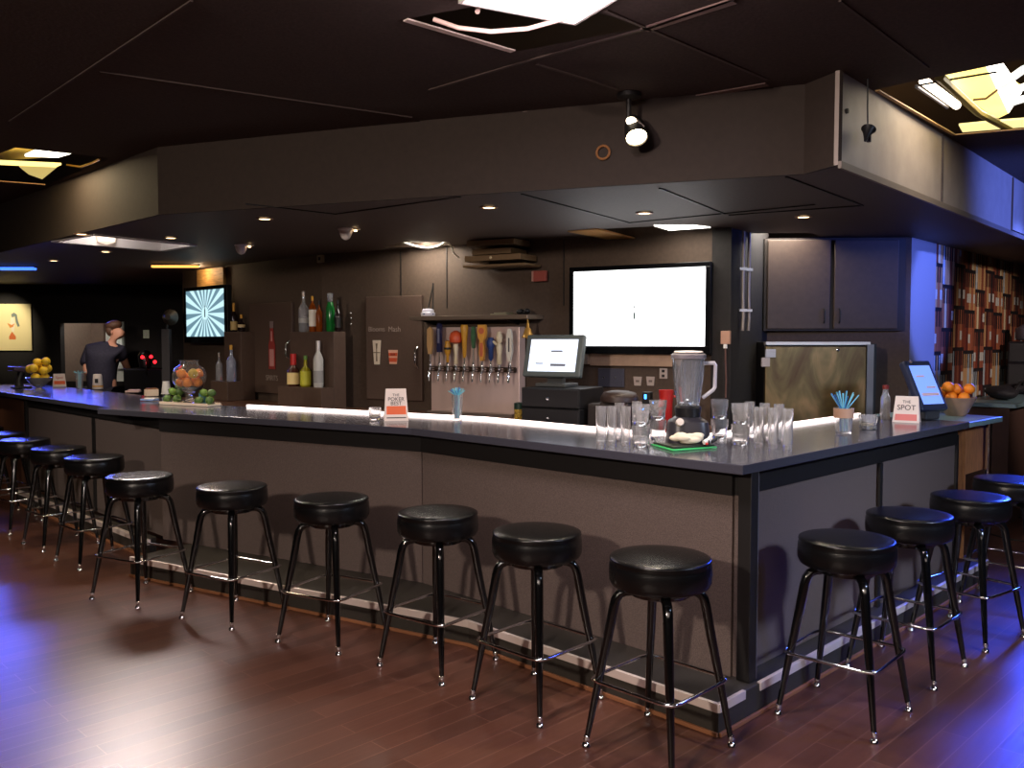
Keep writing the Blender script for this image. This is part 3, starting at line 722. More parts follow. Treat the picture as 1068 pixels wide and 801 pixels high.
o = empty('folded_mat', on_shelf(524), 'flat greenish folded bar mat lying on the tap shelf', 'mat', RZ2)
MB().box((0, 0, .006), (.16, .12, .012)).box((.01, 0, .017), (.12, .11, .01)).build('mat_layers', mat('grey_green', (128, 122, 98), .7), o, bevel=.004)
o = empty('cloth_bundle', on_shelf(547), 'black crumpled cloth on the right end of the tap shelf', 'cloth', RZ2)
mb = MB(); [mb.ell((R.uniform(-.04, .04), R.uniform(-.03, .03), .02 + R.uniform(0, .012)), (R.uniform(.02, .035), .03, .0199)) for k in range(7)]
mb.build('folds', M_DKPLASTIC, o, smooth=60)
p = onW2(550.5, 331.5, .255)
bl_ = empty('brass_bell', (p.x, p.y, zs - .0365), 'small brass bell hanging under the right end of the tap shelf', 'bell')
MB().lathe([(.004, 0), (.010, -.01), (.012, -.04), (.026, -.055), (.034, -.085), (.042, -.11), (.052, -.118), (.05, -.122), (.01, -.11)], 20, (0, 0, -.025)).build('bell_body', M_BRASS, bl_, smooth=60)
MB().tube([(0, 0, 0), (0, 0, -.03)], .005, 8).build('hook', M_BRASS, bl_); MB().ell((0, 0, -.145), .01).build('clapper', M_BRASS, bl_)

# bottles
def bottle(loc, h, r, m, neck=.3, shoulder=.55, cap=None, label=None, lab=(.12, .45), name='bottle', text='', cat='bottle', group=None, capf=.88, square=False, rz=0.):
    o = empty(name, loc, text, cat, rz, group)
    nr_ = r * neck
    n = 4 if square else 20
    MB().lathe([(r * .9, 0), (r, .012), (r, h * shoulder), (r * .85, h * (shoulder + .06)), (nr_ * 1.1, h * (shoulder + .16)), (nr_, h * .8), (nr_, h * capf)], 20).build('glass', m, o, smooth=50)
    MB().lathe([(nr_ * 1.15, h * capf - .002), (nr_ * 1.2, h), (nr_ * .6, h + .002)], 14).build('cap', cap or M_DKPLASTIC, o, smooth=50)
    if label: MB().lathe([(r * 1.012, h * lab[0]), (r * 1.012, h * lab[1])], 20, caps=False).build('label', label, o, smooth=60)
    return o
M_CLEARB = mat('clear_bottle_glass', (214, 216, 220), .08, trans=.75, ior=1.4)
M_AMBER = mat('amber_spirit', (170, 84, 22), .1, trans=.5, ior=1.4)
M_GREENB = mat('green_liquid', (30, 130, 56), .15, trans=.3, ior=1.4)
M_DARKB = mat('dark_bottle', (26, 16, 16), .12, coat=.5)
M_FROST = mat('frosted_bottle', (206, 204, 198), .4, trans=.25)
M_YELB = mat('yellow_green_liquid', (176, 166, 40), .15, trans=.35)
def crate(corner, w, t, rz, z1, z2, label):
    # stepped display: corner = lower right front corner on the plan; local x runs left to right, y to the wall
    o = empty('display_steps', (corner[0], corner[1], BZ + .001), label, 'display stand', rz)
    MB().box((-w / 2, t / 2, (z1 - BZ) / 2), (w, t, z1 - BZ)).build('lower_step', M_STAND, o, bevel=.004)
    MB().box((-w / 2, t * 1.5 + .001, (z2 - BZ) / 2), (w, t, z2 - BZ)).build('upper_step', M_STAND, o, bevel=.004)
    return o
M_STAND = mat('display_brown', (82, 64, 54), .5, noise=.08)
dr_rz = math.radians(-38)
rx, ry = -.2163 * 7.65, 7.65
ZR1, ZR2 = 1.18, 1.672
crate((rx, ry), .61, .14, dr_rz, ZR1, ZR2, 'two stepped brown bottle display holding eight bottles, left of the beer taps')
lx, ly = -.3233 * 8.88, 8.88
ZL1, ZL2 = 1.176, 1.683
crate((lx, ly), .36, .155, -PI / 4, ZL1, ZL2, 'two stepped dark bottle display beside the sunburst television')
def on_step(px, right=True, upper=False):
    a = dr_rz if right else -PI / 4; t = .14 if right else .155; c = (rx, ry) if right else (lx, ly)
    nx, ny = -math.sin(a), math.cos(a)
    off = t * (1.5 if upper else .5)
    k = c[0] * nx + c[1] * ny + off
    p = atP(px, 380, nx, ny, k)
    z = (ZR2 if upper else ZR1) if right else (ZL2 if upper else ZL1)
    return (p[0], p[1], z + .002)
def bh(loc, ytop): return atY(534, ytop, loc[1])[2] - loc[2]
def put(px, ytop, rpx, right, upper, m, **k):
    l = on_step(px, right, upper); return bottle(l, bh(l, ytop), rpx * l[1] / 920, m, **k)
put(317.3, 304, 5.2, True, True, M_CLEARB, label=mat('pale_lab', (170, 168, 164), .6), lab=(.22, .34), cap=M_STEEL, text='clear square shouldered bottle, leftmost on top of the brown bottle display')
put(326.5, 309, 3.9, True, True, M_AMBER, label=mat('white_lab', (238, 232, 216), .6), lab=(.15, .62), shoulder=.66, cap=M_GOLD, text='amber bottle with a white label and gold cap on the brown display')
put(333.4, 314, 3.4, True, True, M_AMBER, shoulder=.6, cap=M_DKPLASTIC, text='plain amber bottle behind the white labelled one on the brown display')
put(345, 306, 4.5, True, True, M_GREENB, shoulder=.62, cap=M_CLEARB, capf=.7, neck=.55, text='bright green bottle with a clear top on the brown display')
put(352.8, 313, 3.4, True, True, M_DARKB, label=M_BLACK, text='black bottle at the right end of the upper brown display step')
put(306, 369, 6.6, True, False, mat('brown_rum', (70, 34, 24), .15, coat=.4), label=mat('cream_label', (232, 206, 140), .6), lab=(.06, .42), shoulder=.45, neck=.42, cap=M_RED, capf=.66, text='dark squat bottle with a bright red cap and cream label on the lower step')
put(318.6, 371, 5.6, True, False, M_YELB, label=mat('yellow_green_label', (190, 186, 56), .6), lab=(.06, .5), shoulder=.5, cap=mat('green_cap', (90, 130, 60), .4), text='yellow green bottle between the red capped and the frosted bottle')
put(332, 355.5, 5.2, True, False, M_FROST, shoulder=.6, cap=mat('silver_cap', (214, 206, 204), .3, metal=.5), capf=.8, neck=.38, label=mat('grey_label', (150, 148, 146), .6), lab=(.1, .36), text='tall frosted white bottle on the lower brown display step')
put(244.6, 316, 3.5, False, True, M_DARKB, label=mat('champ_label', (198, 170, 110), .6), lab=(.06, .36), cap=M_GOLD, capf=.66, text='dark champagne style bottle with gold neck on the left display')
put(252.4, 328, 3.9, False, True, M_DARKB, label=mat('cream_band', (210, 186, 138), .6), lab=(.25, .42), shoulder=.42, cap=M_GOLD, capf=.78, text='short dark bottle with a cream band on the left display')
put(228.6, 368, 3.6, False, False, M_CLEARB, cap=M_STEEL, text='shorter clear bottle on the lower left display step')
put(241.2, 360, 4.9, False, False, mat('bluish_bottle', (196, 204, 226), .1, trans=.7, ior=1.4), cap=M_GOLD, text='taller clear bottle with gold cap on the lower left display step')

# stickers on the cooler doors
def sticker(fw, rz, px, py, off, label, name='sticker'): return empty(name, fw(px, py, off), label, 'sticker', rz)
s1 = sticker(onW1, RZ1, 283.5, 360, .045, 'tall red bottle shaped sticker on the left cooler door')
q = lambda px, py: Matrix.Rotation(-RZ1, 3, 'Z') @ (onW1(px, py, .045) - Vector(s1.location))
hh = q(283.5, 335).z; lo = q(283.5, 385).z
mb = MB(); prism_y(mb, [(-.062, lo), (.062, lo), (.062, lo + .24), (.034, lo + .31), (.03, hh - .07), (-.03, hh - .07), (-.034, lo + .31), (-.062, lo + .24)], -.002, .002)
mb.build('bottle_print', mat('red_sticker', (150, 56, 50), .5), s1)
mb = MB(); prism_y(mb, [(-.04, lo + .03), (.04, lo + .03), (.04, lo + .2), (-.04, lo + .2)], -.004, -.002); prism_y(mb, [(-.014, lo + .28), (.014, lo + .28), (.01, hh - .1), (-.01, hh - .1)], -.004, -.002); mb.build('label_print', mat('pink_print', (200, 140, 134), .6), s1)
mb = MB(); prism_y(mb, [(-.03, hh - .07), (.03, hh - .07), (.034, hh), (-.034, hh)], -.003, .003); mb.build('cap_print', mat('grey_pr', (130, 112, 110), .6), s1)
M_LETTER = mat('faded_letters', (150, 134, 124), .7)
s2 = sticker(onW1, RZ1, 283.5, 394.5, .043, 'small pale line of lettering under the red bottle sticker')
text_mesh('lettering', 'SPIRITS', .075, M_LETTER, s2, (0, 0, 0), (PI / 2, 0, 0))
s3 = sticker(onW2, RZ2, 392.7, 343.5, .043, 'pale word above the pint glass sticker on the right cooler door')
text_mesh('lettering', 'Blooms', .062, M_LETTER, s3, (0, 0, 0), (PI / 2, 0, 0))
s4 = sticker(onW2, RZ2, 411.3, 343.5, .043, 'pale word above the red cup sticker on the right cooler door')
text_mesh('lettering', 'Mash', .066, M_LETTER, s4, (0, 0, 0), (PI / 2, 0, 0))
s5 = sticker(onW2, RZ2, 393, 367.5, .043, 'tall pale pint glass sticker on the right cooler door')
mb = MB(); prism_y(mb, [(-.03, -.108), (.03, -.108), (.046, .108), (-.046, .108)], -.002, .002); mb.build('glass_print', mat('cream_print', (216, 200, 178), .6), s5)
mb = MB(); prism_y(mb, [(-.008, -.08), (.008, -.08), (.004, .02), (.012, .08), (-.012, .08), (-.004, .02)], -.003, -.002); prism_y(mb, [(-.038, -.006), (.038, -.006), (.038, .002), (-.038, .002)], -.003, -.002); mb.build('dark_print', mat('brown_print', (110, 92, 74), .6), s5)
s6 = sticker(onW2, RZ2, 410, 372.3, .043, 'orange red and white cup sticker on the right cooler door')
mb = MB(); prism_y(mb, [(-.04, -.062), (.04, -.062), (.052, .062), (-.052, .062)], -.002, .002); mb.build('cup_print', mat('peach_print', (230, 176, 150), .6), s6)
mb = MB(); prism_y(mb, [(-.046, .008), (.046, .008), (.049, .036), (-.049, .036)], -.003, -.002); prism_y(mb, [(-.041, -.044), (.041, -.044), (.045, -.008), (-.045, -.008)], -.003, -.002); mb.build('red_band', mat('red_band', (206, 84, 48), .6), s6)
text_mesh('lettering', 'BEER', .024, M_BLACK, s6, (0, -.0032, .022), (PI / 2, 0, 0))

# till, drawers, printer behind the bar
pd = Vector(atY(573, 400, 6.12)); pd.z = BZ + .002
zd = [1.6 - (439 - HY) * 6.12 / 920, 1.6 - (405 - HY) * 6.12 / 920]
hD = (zd[1] - BZ - .004) / 2
for k, lab in enumerate(('lower black cash drawer under the till screen', 'upper black cash drawer directly under the till screen')):
    o = empty('cash_drawer', (pd.x, pd.y, BZ + .002 + k * (hD + .002)), lab, 'cash drawer', RZ2, 'stacked cash drawers')
    MB().box((0, .21, hD / 2), (.455, .40, hD)).build('case', M_DKPLASTIC, o, bevel=.005)
    f_ = MB().box((0, .006, hD / 2), (.44, .014, hD - .016)).build('drawer', mat('drawer_front', (34, 32, 34), .35), o, bevel=.003)
    MB().lathe([(.001, 0), (.013, 0), (.012, .008), (.001, .009)], 14, (-.01, -.001, hD * .48), Matrix.Rotation(PI / 2, 3, 'X')).build('lock', M_CHROME, f_, smooth=40)
ztop = BZ + .002 + 2 * (hD + .002)
pc_ = Vector(atY(577, 380, 6.26)); 
ps = empty('till_terminal', (pc_.x, pc_.y + .02, ztop + .001), 'till touch screen lit pale blue on the stacked black drawers', 'till', RZ2)
tilt = Matrix.Rotation(math.radians(-15), 3, 'X')
zc_ = 1.6 - (372 - HY) * 6.2 / 920 - ztop
MB().box((0, .06, .012), (.24, .22, .024)).build('foot', mat('till_grey', (70, 72, 72), .45), ps, bevel=.006)
MB().box((0, .07, zc_ / 2), (.12, .05, zc_ * .9), m=tilt).build('stand', mat('till_grey', (70, 72, 72)), ps)
hs = MB().box((0, .02, zc_), (.46, .05, .31), m=tilt).build('housing', mat('till_housing', (84, 92, 92), .45), ps, bevel=.012)
nrm = tilt @ Vector((0, -1, 0)); zz = Vector((0, .02, zc_)) + nrm * .026
MB().box(tuple(zz), (.375, .003, .235), m=tilt).build('screen', M_SCREENP, ps)
for dx, dz, sx, sz in ((.05, -.07, .12, .018), (-.1, -.06, .06, .008), (.03, .03, .09, .012)): MB().box(tuple(zz + tilt @ Vector((dx, -.003, dz))), (sx, .002, sz), m=tilt).build('screen_print', mat('dk_ui', (120, 126, 140), .5), ps)
pp = atY(611, 420, 6.25)
o = empty('receipt_printer', (pd.x + .356, pd.y + .03, BZ + .001), 'dark receipt printer right of the cash drawers', 'printer', RZ2)
MB().box((0, 0, .09), (.11, .2, .18)).build('case', mat('printer_case', (44, 38, 38), .5), o, bevel=.015)
MB().box((0, -.02, .182), (.09, .006, .006)).build('paper_slot', M_BLACK, o)
pp = atY(541.3, 420, 6.55)
o = empty('patterned_cup', (pp[0], pp[1], BZ + .001), 'small black and gold patterned cup left of the cash drawers', 'cup')
MB().lathe([(.03, 0), (.034, .005), (.036, .11), (.03, .11)], 16).build('body', mat('gold_pattern', (170, 140, 60), .4, noise=.9, nscale=60), o, smooth=40)
MB().lathe([(.037, .105), (.037, .15), (.02, .155)], 16).build('lid', mat('dk_green', (26, 52, 44), .4), o, smooth=40)
pp = atY(646, 410, 5.98)
o = empty('covered_bin', (pp[0], pp[1], BZ + .001), 'dark rounded lidded bin on the back counter behind the tall glasses', 'bin', RZ2)
MB().box((0, 0, .1), (.22, .2, .2)).build('body', mat('bin_dark', (38, 28, 26), .5), o, bevel=.02)
MB().lathe([(.13, .201), (.13, .23), (.11, .262), (.06, .275), (.01, .278)], 24).build('lid', mat('bin_dark2', (52, 38, 34), .45), o, smooth=50)
pp = atY(665.5, 412, 5.95)
o = empty('router', (pp[0] + .06, pp[1] - .02, BZ + .001), 'small black box with a glowing blue light behind the glasses', 'device', RZ2)
MB().box((0, 0, .135), (.06, .05, .27)).build('case', M_DKPLASTIC, o, bevel=.005)
MB().box((-.004, -.027, .238), (.014, .004, .03)).build('light', M_BLUELED, o)
pp = atY(698, 412, 5.8)
o = empty('red_jug', (pp[0] - .02, pp[1], BZ + .001), 'red plastic jug on the back counter left of the blender', 'jug')
MB().lathe([(.035, 0), (.04, .005), (.042, .2), (.05, .29), (.044, .29), (.038, .2)], 18).build('body', M_RED, o, smooth=50)
MB().tube([(.04, 0, .25), (.085, 0, .24), (.085, 0, .12), (.04, 0, .08)], .009, 8).build('handle', M_RED, o, smooth=50)
# conduits on the dark return wall
for px_, lab in ((775.5, 'thin pale conduit running up the dark wall right of the television'), (781.5, 'second pale conduit, nearer the stainless cooler, on the dark wall')):
    a = .817 ; b_2 = -.578; cc_ = -2.396 + .04
    t_ = Vector(atP(px_, 250, a, b_2, cc_)); u_ = Vector(atP(px_, 345, a, b_2, cc_))
    o = empty('conduit', (t_.x, t_.y, u_.z), lab, 'conduit')
    MB().tube([(0, 0, SF - .01 - u_.z), (0, 0, .25), (.004, -.005, .1), (0, 0, 0)], .012, 8).build('pipe', mat('conduit_grey', (150, 140, 130), .4, metal=.4), o, smooth=50)
    for z_ in (.15, .45): MB().box((0, 0, z_), (.05, .03, .02)).build('clamp', M_STEEL, o)
# wall cabinet and cooler
ca = empty('wall_cabinet', (0, 0, 0), 'dark brown double door wall cabinet above the stainless cooler', 'cabinet')
ya = 6.90
def cx_(px): return atY(px, 300, ya)[0]
zt_, zb_2 = SF - .012, atY(870, 345, ya)[2]
MB().box(((cx_(797) + cx_(944)) / 2, ya + .018, (zt_ + zb_2) / 2), (cx_(944) - cx_(797), .03, zt_ - zb_2 + .0)).build('body', mat('cab_edge', (40, 32, 28), .6), ca)
for a, b in ((800, 865), (869.5, 936)):
    dd = MB().box(((cx_(a) + cx_(b)) / 2, ya - .008, (zt_ + zb_2) / 2), (cx_(b) - cx_(a), .02, zt_ - zb_2 - .03)).build('door', mat('cab_door', (68, 54, 45), .55, noise=.1, nscale=30), ca, bevel=.004)
    hx = cx_(859) if a == 800 else cx_(875)
    MB().tube([(hx, ya - .018, zb_2 + .06), (hx, ya - .035, zb_2 + .075), (hx, ya - .035, zb_2 + .155), (hx, ya - .018, zb_2 + .17)], .006, 6).build('handle', M_BLACK, dd)
co = empty('upright_cooler', (0, 0, 0), 'stainless upright cooler with golden brown reflections at the right end behind the bar', 'cooler')
yc = 6.56
def kx(px): return atY(px, 356, yc)[0]
zk = atY(850, 356.5, yc)[2]
MB().box(((kx(799) + kx(911)) / 2, yc + .19, zk / 2), (kx(911) - kx(799), .30, zk)).build('body', M_DKPLASTIC, co, bevel=.005)
m_g = mat('steel_painted_reflection', (170, 136, 92), .32, metal=.6, noise=.5, nscale=2.4, bump=.05, bscale=2.5, stretch=(1.6, 1, .55))  # reflections of the room painted as tan and olive swirls on stainless
m_g.node_tree.nodes['Noise Texture'].inputs['Distortion'].default_value = 2.2
_r = m_g.node_tree.nodes['Color Ramp'].color_ramp; _r.elements[0].color = (*srgb(92, 70, 48), 1); _r.elements[1].color = (*srgb(158, 126, 86), 1); _e = _r.elements.new(.5); _e.color = (*srgb(116, 100, 66), 1)
dk = MB().box(((kx(799) + kx(904)) / 2, yc + .02, zk / 2 - .01), (kx(904) - kx(799), .038, zk - .05)).build('door', m_g, co, bevel=.005)
MB().box(((kx(799) + kx(908)) / 2, yc + .03, zk - .012), (kx(908) - kx(799), .06, .022)).build('top_rail', mat('pale_rail', (206, 200, 196), .4, metal=.5), co)
MB().box((kx(908), yc + .02, zk / 2 - .01), (.05, .05, zk - .02)).build('side_frame', mat('steel_frame', (120, 116, 116), .35, metal=.8), co)
for z_ in (zk - .085, zk - .52): MB().box((kx(803), yc - .012, z_), (.075, .025, .06)).build('hinge', M_STEEL, dk)
MB().box((kx(798), yc - .014, zk - .15), (.06, .026, .065)).build('hinge_block', mat('pale_block', (170, 160, 158), .4), dk)
MB().lathe([(.001, 0), (.012, 0), (.001, .006)], 10, (kx(874), yc - .001, zk - .06), Matrix.Rotation(PI / 2, 3, 'X')).build('bolt', M_CHROME, dk)
MB().box((kx(915) , yc + .2, zk / 2), (.05, .26, zk - .03)).build('gap_filler', M_BLACK, co)

# ------------------------------------------------------------------ things on the bar top
def onbar(px, py, z=ZC): x_, y_ = atz(px, py, z); return (x_, y_, z + .001)
def face(loc): return math.atan2(loc[1], loc[0]) - PI / 2     # turn so local -y looks at the camera
def glass_lathe(h, r0, r1, foot=.012, th=.0022, n=20):
    return MB().lathe([(r0 * .5, 0), (r0, .0), (r0 + (r1 - r0) * .1, h * .1), (r1, h), (r1 - th, h), (r0 - th, foot), (r0 * .4, foot - .001)], n)
G1 = None
def highball(px, py, h, label, group, rpx=5.4):
    global G1
    l = onbar(px, py); r = rpx * l[1] / 920
    o = empty('highball_glass', l, label, 'glass', 0, group)
    if G1 is None:
        G1 = [glass_lathe(.193, .0225, .0265, .02).build('glass_wall', M_GLASS, o, smooth=50)]
    else:
        for c in G1: cp = c.copy(); COL.objects.link(cp); cp.parent = o
    return o
for px_, py_, lab in ((626.7, 464.5, 'leftmost tall highball glass of the cluster left of the blender'), (638.2, 464.5, 'second tall highball glass from the left end of the cluster'), (652.5, 465, 'third tall highball glass, next to the stacked tumblers left of the blender'), (646, 459, 'tall highball glass set back between the second and third ones'), (664, 456.5, 'tall highball glass behind the left tumbler stack')):
    highball(px_, py_, .193, lab, 'highball glasses left of the blender')
for px_, py_, lab in ((791, 466, 'tall highball glass next to the lower tumbler stack right of the blender'), (806, 467.5, 'tall highball glass in the middle of the front row right of the blender'), (821, 468.5, 'rightmost tall highball glass on the bar corner'), (781.5, 457, 'tall highball glass behind the lower tumbler stack'), (797, 459.5, 'tall highball glass in the back row, left of the last pair'), (812, 461, 'tall highball glass at the right end of the back row')):
    highball(px_, py_, .193, lab, 'highball glasses right of the blender')
G2 = None
def tumbler(loc, label, group):
    global G2
    o = empty('rocks_tumbler', loc, label, 'glass', 0, group)
    if G2 is None:
        mb = MB().lathe([(.02, 0), (.034, 0), (.038, .008), (.0405, .05), (.041, .056), (.0445, .062), (.0465, .102), (.0437, .102), (.0415, .066), (.0378, .052), (.034, .018), (.012, .016)], 20)
        G2 = [mb.build('glass_wall', M_GLASS, o, smooth=35)]
    else:
        for c in G2: cp = c.copy(); COL.objects.link(cp); cp.parent = o
def stack(px, py, n, lab, group):
    l = onbar(px, py)
    for k in range(n): tumbler((l[0], l[1], l[2] + k * .1035), lab % ('bottom', 'top')[k], group)
stack(668.5, 466, 2, '%s tumbler of the shorter stack left of the blender', 'stacked tumblers left of the blender')
stack(686, 458.5, 2, '%s tumbler of the taller looking stack touching the blender base on its left', 'stacked tumblers left of the blender')
stack(750, 457, 2, '%s tumbler of the stack just right of the blender', 'stacked tumblers right of the blender')
stack(772, 464, 2, '%s tumbler of the second stack right of the blender, by the highball glasses', 'stacked tumblers right of the blender')
l = onbar(690, 464.0); o = empty('glass_ashtray', (l[0], l[1], l[2]), 'small clear glass dish at the left tip of the green tray', 'dish')
MB().lathe([(.02, 0), (.034, 0), (.038, .034), (.034, .034), (.03, .01), (.01, .009)], 18).build('dish', M_GLASS, o, smooth=40)
# blender
l = (.872, 4.36, ZC + .001); b0 = empty('blender', l, 'blender with a clear jug and dark square base on the bar corner', 'blender', math.radians(-4))
def rsq(mb, prof, n=32, p=4.):
    vs, fs = [], []
    for r_, z_ in prof:
        for k in range(n):
            t = 2 * PI * k / n; c, s_ = math.cos(t), math.sin(t); q_ = (abs(c) ** p + abs(s_) ** p) ** (-1 / p)
            vs.append((r_ * q_ * c, r_ * q_ * s_, z_))
    for i in range(len(prof) - 1):
        for k in range(n): fs.append((i * n + k, i * n + (k + 1) % n, (i + 1) * n + (k + 1) % n, (i + 1) * n + k))
    fs += [tuple(range(n - 1, -1, -1)), tuple((len(prof) - 1) * n + k for k in range(n))]
    return mb.add(vs, fs)
rsq(MB(), [(.095, .004), (.106, .008), (.106, .02), (.1, .09), (.094, .118), (.072, .132), (.06, .14)]).build('motor_base', mat('blender_base', (46, 44, 50), .35), b0, smooth=45)
for sx in (-1, 1):
    for sy in (-1, 1): MB().lathe([(.012, 0), (.014, .005), (.01, .01)], 10, (.07 * sx, .07 * sy, 0)).build('rubber_foot', M_BLACK, b0)
MB().lathe([(.06, .139), (.062, .15), (.066, .185), (.058, .195)], 28).build('jar_collar', M_DKPLASTIC, b0, smooth=40)
MB().box((-.03, -.108, .05), (.055, .008, .03)).build('name_plate', mat('plate_grey', (150, 146, 146), .5), b0)
MB().lathe([(.002, 0), (.02, 0), (.018, .018), (.002, .02)], 16, (-.052, -.103, .118), Matrix.Rotation(PI / 2.6, 3, 'X')).build('dial', mat('dial_white', (200, 190, 180), .4), b0, smooth=40)
jar = MB()
rsq(jar, [(.05, .196), (.054, .2), (.062, .25), (.072, .33), (.078, .425), (.0735, .425), (.0675, .33), (.0575, .25), (.049, .206), (.03, .204)], p=3.2)
jr = jar.build('glass_jug', M_PLASTIC, b0, smooth=35)
for k in range(8):
    a = k * PI / 4 + PI / 8
    MB().tube([(.05 * math.cos(a), .05 * math.sin(a), .215), (.064 * math.cos(a), .064 * math.sin(a), .3), (.073 * math.cos(a), .073 * math.sin(a), .41)], .0045, 6).build('rib', M_PLASTIC, jr, smooth=60)
rsq(MB(), [(.06, .424), (.084, .427), (.084, .446), (.076, .452), (.05, .456), (.03, .456)], p=3).build('lid', mat('lid_grey', (110, 104, 108), .4), b0, smooth=45)
rsq(MB(), [(.03, .4565), (.07, .458), (.066, .464), (.03, .466)], p=3).build('lid_plate', mat('lid_white', (222, 208, 200), .4), b0, smooth=45)
MB().tube([(.076, 0, .405), (.128, 0, .405), (.133, 0, .395), (.130, 0, .285), (.122, 0, .272), (.07, 0, .232)], .0095, 8).build('handle', mat('handle_clear', (212, 208, 214), .15, trans=.4), b0, smooth=40)
MB().lathe([(.02, .2), (.022, .222), (.006, .226)], 8).build('blade_hub', M_CHROME, b0)
# green tray, mat, rag, spout
tp = [onbar(x_, y_)[:2] for x_, y_ in ((678.5, 464.6), (702, 471.2), (748, 467.6), (735, 467.3), (700, 467.0))]
o = MB().prism(tp, ZC + .001, ZC + .009).build('cutting_board', mat('board_green', (70, 196, 110), .45), bevel=.002)
tag(o, 'bright green cutting board lying in front of the blender', 'cutting board')
cx0 = sum(p[0] for p in tp) / 5; cy0 = sum(p[1] for p in tp) / 5
tp2 = [(cx0 + (p[0] - cx0) * .93, cy0 + (p[1] - cy0) * .85) for p in tp]
o = MB().prism(tp2, ZC + .010, ZC + .02).build('bar_mat', mat('mat_black', (40, 44, 36), .6), bevel=.002)
tag(o, 'thin black bar mat lying on the green cutting board', 'mat')
def blob_cloth(name, loc, s, label, m, n=9):
    o = empty(name, loc, label, 'cloth'); mb = MB()
    rr = random.Random(n)
    for k in range(n):
        a = rr.uniform(-.5, .5); mb.ell((rr.uniform(-.6, .6) * s[0], rr.uniform(-.5, .5) * s[1], s[2] * (.25 + .5 * k / n)), (s[0] * rr.uniform(.4, .6), s[1] * .5, s[2] * .25), 14, 8, Matrix.Rotation(a, 3, 'Z'))
    b = mb.build('folds', m, o, smooth=70)
    rm = b.modifiers.new('r', 'REMESH'); rm.mode = 'VOXEL'; rm.voxel_size = .004; rm.use_smooth_shade = True
    return o
l = onbar(716, 468.3); blob_cloth('bar_rag', (l[0], l[1], ZC + .022), (.085, .026, .062), 'crumpled cream cloth on the black mat by the blender', mat('cream_cloth', (226, 214, 190), .85, bump=.3), 11)
l = onbar(739, 468.4); o = empty('pour_spout', (l[0], l[1], ZC + .021), 'white and black pour spout with a red tip beside the cream cloth', 'pour spout', .5)
MB().tube([(-.03, 0, .012), (.0, 0, .02), (.012, .0, .04)], [.011, .013, .008], 10).build('body', M_WHITE, o, smooth=60)
MB().tube([(.018, .0, .012), (.04, 0, .022), (.05, 0, .034)], [.008, .010, .006], 10).build('black_stopper', M_BLACK, o, smooth=60)
MB().lathe([(.016, 0), (.016, .006)], 14, (-.012, 0, .012), Matrix.Rotation(PI / 2, 3, 'Y')).build('black_band', M_BLACK, o)
MB().ell((-.024, -.016, .006), (.008, .008, .006)).build('red_tip', M_RED, o, smooth=60)
# table tents
def tent(px, py, w, h, lean, label, lines, block, turn=0.):
    l = onbar(px, py); o = empty('table_tent', l, label, 'table sign', face(l) + turn)
    t = math.atan(.22); dpt = h * .24
    mb = MB()
    for s_ in (-1, 1):
        vs = [(-w / 2, s_ * dpt, 0), (w / 2, s_ * dpt, 0), (w * .42, s_ * .002, h), (-w * .42, s_ * .002, h)]
        vs2 = [(x_, y_ - s_ * .0012, z_) for x_, y_, z_ in vs]
        mb.add(vs + vs2, [(0, 1, 2, 3), (7, 6, 5, 4), (0, 4, 5, 1), (1, 5, 6, 2), (2, 6, 7, 3), (3, 7, 4, 0)])
    mb.build('folded_card', mat('tent_card', (236, 222, 214), .6), o)
    an = PI / 2 - math.atan2(dpt, h)
    def at_h(f, dx=0): return (dx, -dpt * (1 - f) - .0026, h * f)
    for f, hh_, c in block:
        mb = MB(); zc0 = f * h
        y0, y1 = -dpt * (1 - f + hh_ / 2) - .0015, -dpt * (1 - f - hh_ / 2) - .0015
        ww = w * .82
        mb.add([(-ww / 2, y0, h * (f - hh_ / 2)), (ww / 2, y0, h * (f - hh_ / 2)), (ww * .48, y1, h * (f + hh_ / 2)), (-ww * .48, y1, h * (f + hh_ / 2))], [(0, 1, 2, 3)]).build('printed_block', c, o)
    for f, tx, sz, c in lines: text_mesh('lettering', tx, sz, c, o, at_h(f), (an, 0, 0))
    return o
M_INK = mat('dark_ink', (58, 46, 46), .6)
tent(413, 438.5, .155, .205, 0, 'white table tent with an orange block standing at the middle of the bar', [(.80, 'THE', .024, M_INK), (.67, 'POKER', .034, M_INK), (.54, 'BEST', .034, M_INK)], [(.33, .26, M_ORANGEP), (.1, .03, M_INK)], math.radians(4))
tent(62, 403.5, .135, .145, 0, 'white table tent with red print between the lemons and the straws', [(.70, 'Spot', .04, mat('red_ink', (200, 84, 70), .6))], [(.33, .26, M_ORANGEP)], .1)
tent(945.5, 440.5, .158, .165, 0, 'white table tent with black lettering and a red corner by the right tablet', [(.78, 'THE', .026, M_INK), (.56, 'SPOT', .046, M_INK)], [(.2, .24, mat('pink_block', (226, 130, 124), .6))], -.15)
